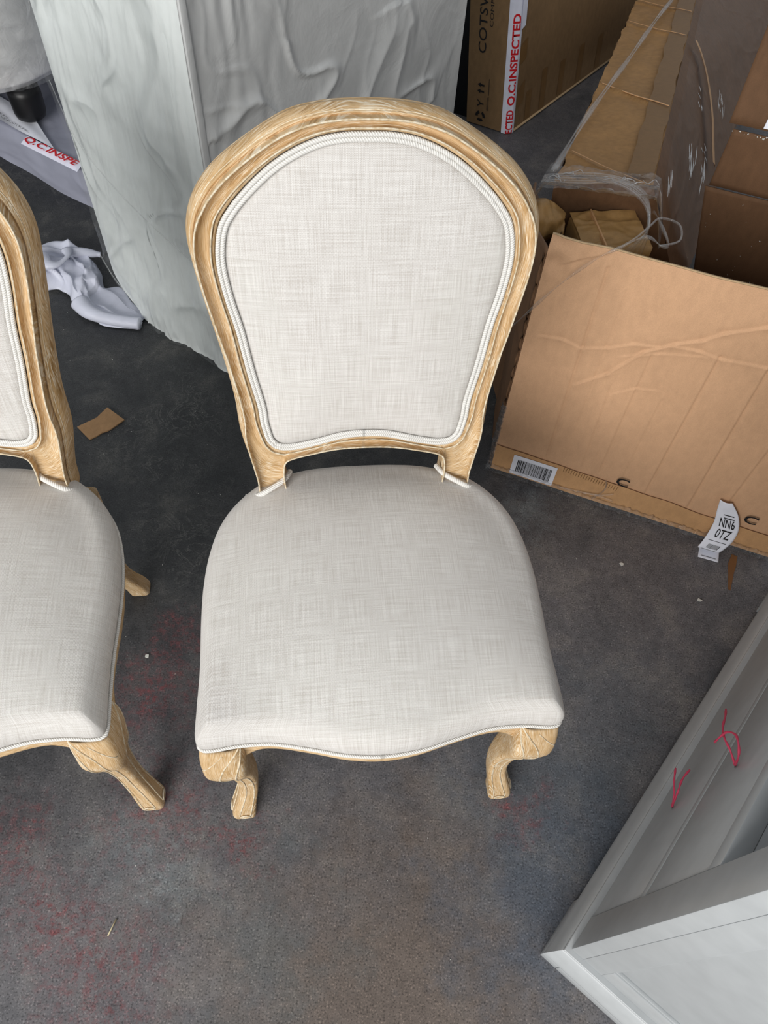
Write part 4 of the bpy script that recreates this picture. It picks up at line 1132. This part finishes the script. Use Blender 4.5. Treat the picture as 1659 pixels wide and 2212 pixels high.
obox('tape_band', PP, PX, PY, EZ, (0.040, -0.003, 0.30), (0.044, 0.118, 0.5585), BTAPE2, pa, 0.001)
pb = root('crumpled_paper_roll', 'crumpled brown tape and paper roll poking out left of the taped parcel', 'packing paper', (0.29, 1.36, 0.012))
cr_path = catmull([V(0.205, 1.295, 0.555), V(0.232, 1.305, 0.553), V(0.255, 1.312, 0.55), V(0.280, 1.318, 0.546), V(0.298, 1.32, 0.54)], 8)
vs, fs, uv = tube_data(cr_path, lambda t: 0.040 * (0.5 + 0.6 * math.sin(math.pi * min(1, 0.15 + t * 0.85))), 26)
vs = [v + (v - V(0.27, 1.36, 0.55)).normalized() * (0.014 * noise.noise(v * 45) + 0.005 * noise.noise(v * 120)) for v in vs]
mesh('crumpled_roll', vs, fs, PARCEL, pb, uv)
obox('cardboard_prop', V(0.268, 1.335, 0), PX, PY, EZ, (0, 0, 0.012), (0.006, 0.10, 0.545), CARD_SIDE, pb)
def torn(P, ax_, w_, h_, sd_):
    return lambda u, v: P + ax_ * (w_ * u + 0.006 * noise.noise(V(u * 4, v * 5, sd_))) + EZ * (h_ * v * (0.85 + 0.3 * noise.noise(V(u * 9, 1, sd_)))) + V(0.25, -1, 0) * (0.012 * noise.noise(V(u * 5, v * 6, sd_ + 3)) + 0.006 * crease(u, v, 0.8, 5, sd_))
grid('torn_card', torn(V(0.262, 1.215, 0.40), V(0.95, -0.10, 0), 0.055, 0.175, 2), 20, 30, CARD_SIDE, pb, thick=0.003)
grid('torn_card', torn(V(0.268, 1.245, 0.38), V(0.9, 0.3, 0), 0.060, 0.190, 9), 20, 30, CARD_DK, pb, thick=0.003)

# loose film string over the rim of the open carton
ls = root('film_string', 'thin twisted clear film string looping over the top edge of the open carton', 'film', (0.30, 1.08, 0.66))
def fo(x, z, o): return CB + cE * x + EZ * z - cN * o
lp = catmull([V(0.463, 1.30, 0.60), V(0.452, 1.235, 0.63), fo(0.19, 0.655, -0.055), fo(0.180, 0.672, -0.015), fo(0.150, 0.678, -0.02), fo(0.115, 0.664, 0.006), fo(0.080, 0.632, 0.012), fo(0.032, 0.562, 0.016), fo(-0.012, 0.478, 0.014), fo(-0.045, 0.41, 0.002)], 12)
tube('twisted_strand', lp, lambda t: 0.0022 + 0.0012 * math.sin(t * 47), FILM_R, ls, 7)
lp = catmull([fo(0.175, 0.668, -0.02), fo(0.205, 0.668, -0.05), fo(0.198, 0.668, -0.095), fo(0.165, 0.668, -0.10), fo(0.150, 0.672, -0.06), fo(0.130, 0.672, -0.01), fo(0.10, 0.652, 0.010)], 10)
tube('strand_loop', lp, 0.002, FILM_R, ls, 6)

# ------------------------------------------------------------------ grey painted cabinet, lower right
K0 = V(0.318, 0.109, 0); d1 = V(0.597, 0.802, 0).normalized(); d2 = V(0.802, -0.597, 0).normalized()
cab = root('painted_cabinet', 'pale grey painted cabinet with two knobless drawers at the lower right', 'cabinet', tuple(K0 + d1 * 0.55 + d2 * 0.24))
IN = 0.024; CP = K0 + d1 * IN + d2 * IN; CW, CD, CHT = 0.905, 0.44, 0.86
def cp(a, b_, z): return CP + d1 * a + d2 * b_ + EZ * z
# plinth: rectangular loop, stepped and coved profile, lower lip only at the feet
OWX, OWY = CW + 2 * IN, CD + 2 * IN
def loop(ins, z): return [K0 + d1 * a + d2 * b_ + EZ * z for a, b_ in ((ins, ins), (OWX - ins, ins), (OWX - ins, OWY - ins), (ins, OWY - ins))]
prof = [(0.003, 0.030), (0.000, 0.0305), (0.000, 0.034), (0.0025, 0.042), (0.0065, 0.056), (0.0115, 0.0685), (0.0150, 0.0715), (0.0155, 0.0755), (0.0165, 0.0765), (0.030, 0.0768), (0.030, 0.030)]
vs, fs = [], []
for ins, z in prof: vs += loop(ins, z)
for i in range(len(prof) - 1):
    for k in range(4): a = i * 4 + k; b_ = i * 4 + (k + 1) % 4; fs.append((a, b_, b_ + 4, a + 4))
autosmooth(mesh('plinth_moulding', vs, fs, GREY, cab), 0.5)
def foot_block(a0, a1, b0, b1, name='foot'):
    return obox(name, K0, d1, d2, EZ, (a0, b0, 0.0), (a1, b1, 0.034), GREY, cab, 0.0015)
foot_block(0, 0.105, 0, 0.030); foot_block(0, 0.030, 0.0305, OWY); foot_block(OWX - 0.105, OWX, 0, 0.03); foot_block(OWX - 0.03, OWX, 0.031, OWY)
# carcass pieces
def piece(name, a0, a1, b0, b1, z0, z1, mat=GREY, bev=0.0012): return obox(name, CP, d1, d2, EZ, (a0, b0, z0), (a1, b1, z1), mat, cab, bev)
ZB = 0.077
piece('front_stile', 0, 0.0585, 0.0, 0.022, ZB, CHT)
piece('front_stile', CW - 0.0585, CW, 0.0, 0.022, ZB, CHT)
piece('base_board', 0.01, CW - 0.01, 0.002, CD - 0.01, 0.06, 0.079)
def drawer(z0, z1, seed):
    dr = piece('drawer', 0.0610, CW - 0.0610, 0.0012, 0.020, z0, z1, GREY, 0.0015)
    return dr
DR1 = drawer(0.0800, 0.3095, 1); DR2 = drawer(0.3325, 0.538, 2)
piece('divider_rail', 0.0590, CW - 0.0590, 0.0008, 0.022, 0.3120, 0.3302)
piece('drawer_rail', 0.0590, CW - 0.0590, 0.0, 0.022, 0.5405, 0.574)
piece('drawer_box', 0.062, CW - 0.062, 0.022, CD - 0.03, 0.085, 0.535, GREYD)
piece('open_shelf', 0.022, CW - 0.022, 0.0222, CD - 0.02, 0.556, 0.573)
piece('back_board', 0.022, CW - 0.022, CD - 0.018, CD - 0.006, 0.080, CHT - 0.03, GREYD)
piece('top_rail', 0.0590, CW - 0.0590, 0.0, 0.022, CHT - 0.05, CHT)
piece('top_board', -0.018, CW + 0.018, -0.018, CD + 0.012, CHT + 0.001, CHT + 0.024, GREY, 0.003)
piece('end_panel', CW - 0.020, CW, 0.0225, CD, ZB, CHT)
# near side: frame and recessed panel with beads
piece('side_panel', 0.009, 0.018, 0.023, CD, 0.080, CHT - 0.002)
piece('side_stile', 0.0004, 0.0095, 0.0223, 0.0545, ZB, CHT, GREY, 0.0006)
piece('side_stile', 0.0006, 0.0095, CD - 0.055, CD, ZB, CHT)
piece('side_rail', 0.0010, 0.0095, 0.0550, CD - 0.0555, ZB, 0.1385)
piece('side_rail', 0.0010, 0.0095, 0.0550, CD - 0.0555, CHT - 0.065, CHT)
pm = []
for zz0, zz1, bb0, bb1 in ((0.1390, 0.1430, 0.0550, CD - 0.0555),):
    piece('panel_bead', 0.0035, 0.0095, bb0, bb1, zz0, zz1)
piece('panel_bead', 0.0035, 0.0095, 0.0552, 0.0590, 0.1435, CHT - 0.066)
# knob holes with pink strings
def hole(par, a, z, strands):
    c = cp(a, 0.0, z)
    ring = [c + d1 * math.cos(t) * 0.0035 + EZ * math.sin(t) * 0.0035 - d2 * -0.0002 for t in [2 * math.pi * k / 12 for k in range(12)]]
    vs = ring + [c + d2 * 0.0002]; off = [v - d2 * 0.0004 for v in vs]
    mesh('knob_hole', off, [(i, (i + 1) % 12, 12) for i in range(12)], INK, par)
    acc = Acc()
    for st in strands:
        pts = [c + d1 * x + EZ * z_ - d2 * o for x, z_, o in st]
        acc.add(tube_data(catmull(pts, 8), lambda t: 0.0016 + 0.0003 * math.sin(t * 30), 7))
    mesh('pink_string', acc.v, acc.f, STRING, par, acc.u)
hole(DR1, 0.250, 0.190, [[(0, 0, 0.001), (0.013, 0.014, 0.010), (0.030, 0.016, 0.020), (0.052, 0.014, 0.028)], [(0, 0, 0.001), (-0.001, 0.030, 0.008), (0.004, 0.052, 0.014), (0.024, 0.055, 0.018), (0.044, 0.056, 0.016)]])
hole(DR2, 0.253, 0.419, [[(0, 0, 0.001), (0.008, 0.012, 0.018), (0.020, 0.008, 0.03), (0.040, -0.006, 0.036), (0.066, -0.020, 0.038), (0.092, -0.045, 0.038)], [(0, 0, 0.001), (-0.012, 0.045, 0.012), (-0.004, 0.055, 0.020), (0.012, 0.046, 0.028), (0.022, 0.020, 0.034), (0.020, -0.010, 0.034), (0.030, -0.036, 0.030)]])

# ------------------------------------------------------------------ bits on the floor
def flake(x, y, r, label, seed):
    rr = random.Random(seed); n = 7
    pts = [(x + r * rr.uniform(0.5, 1.1) * math.cos(2 * math.pi * k / n), y + r * rr.uniform(0.4, 1.0) * math.sin(2 * math.pi * k / n)) for k in range(n)]
    o = slabpoly('paint_flake', pts, 0.0005, 0.0025, CHIP); tag(o, label, 'debris', 'white paint flakes on the floor'); return o
flake(0.542, 0.881, 0.0062, 'white paint flake on the floor halfway between seat and big open carton', 1)
flake(0.704, 0.805, 0.0060, 'white paint flake on the floor nearest the grey cabinet', 2)
flake(-0.452, 0.573, 0.0062, 'white paint flake on the floor between the two chair seats', 3)
o = slabpoly('tape_strip', [(0.800, 0.932), (0.812, 0.927), (0.803, 0.900), (0.794, 0.880), (0.778, 0.836), (0.774, 0.840), (0.782, 0.880), (0.786, 0.905)], 0.0004, 0.0016, ORNG)
tag(o, 'rusty orange strip of tape on the floor beside the address tag', 'tape')
st = tube('straw', [V(-0.395, 0.085, 0.0016), V(-0.391, 0.098, 0.003), V(-0.388, 0.110, 0.0016)], 0.0012, TWIG, None, 6)
tag(st, 'tiny pale straw splinter on the bare floor at lower left', 'debris')
gr = Acc(); rg = random.Random(5)
for _ in range(420):
    x, y = rg.uniform(-0.95, 0.95), rg.uniform(-0.15, 1.9)
    gr.add(crumb(V(x, y, 0.0009), rg.uniform(0.0005, 0.0013)))
g = mesh('floor_grit', gr.v, gr.f, CHIP, None, smooth=False)
tag(g, 'fine pale grit scattered over the painted concrete floor', 'grit', kind='stuff')
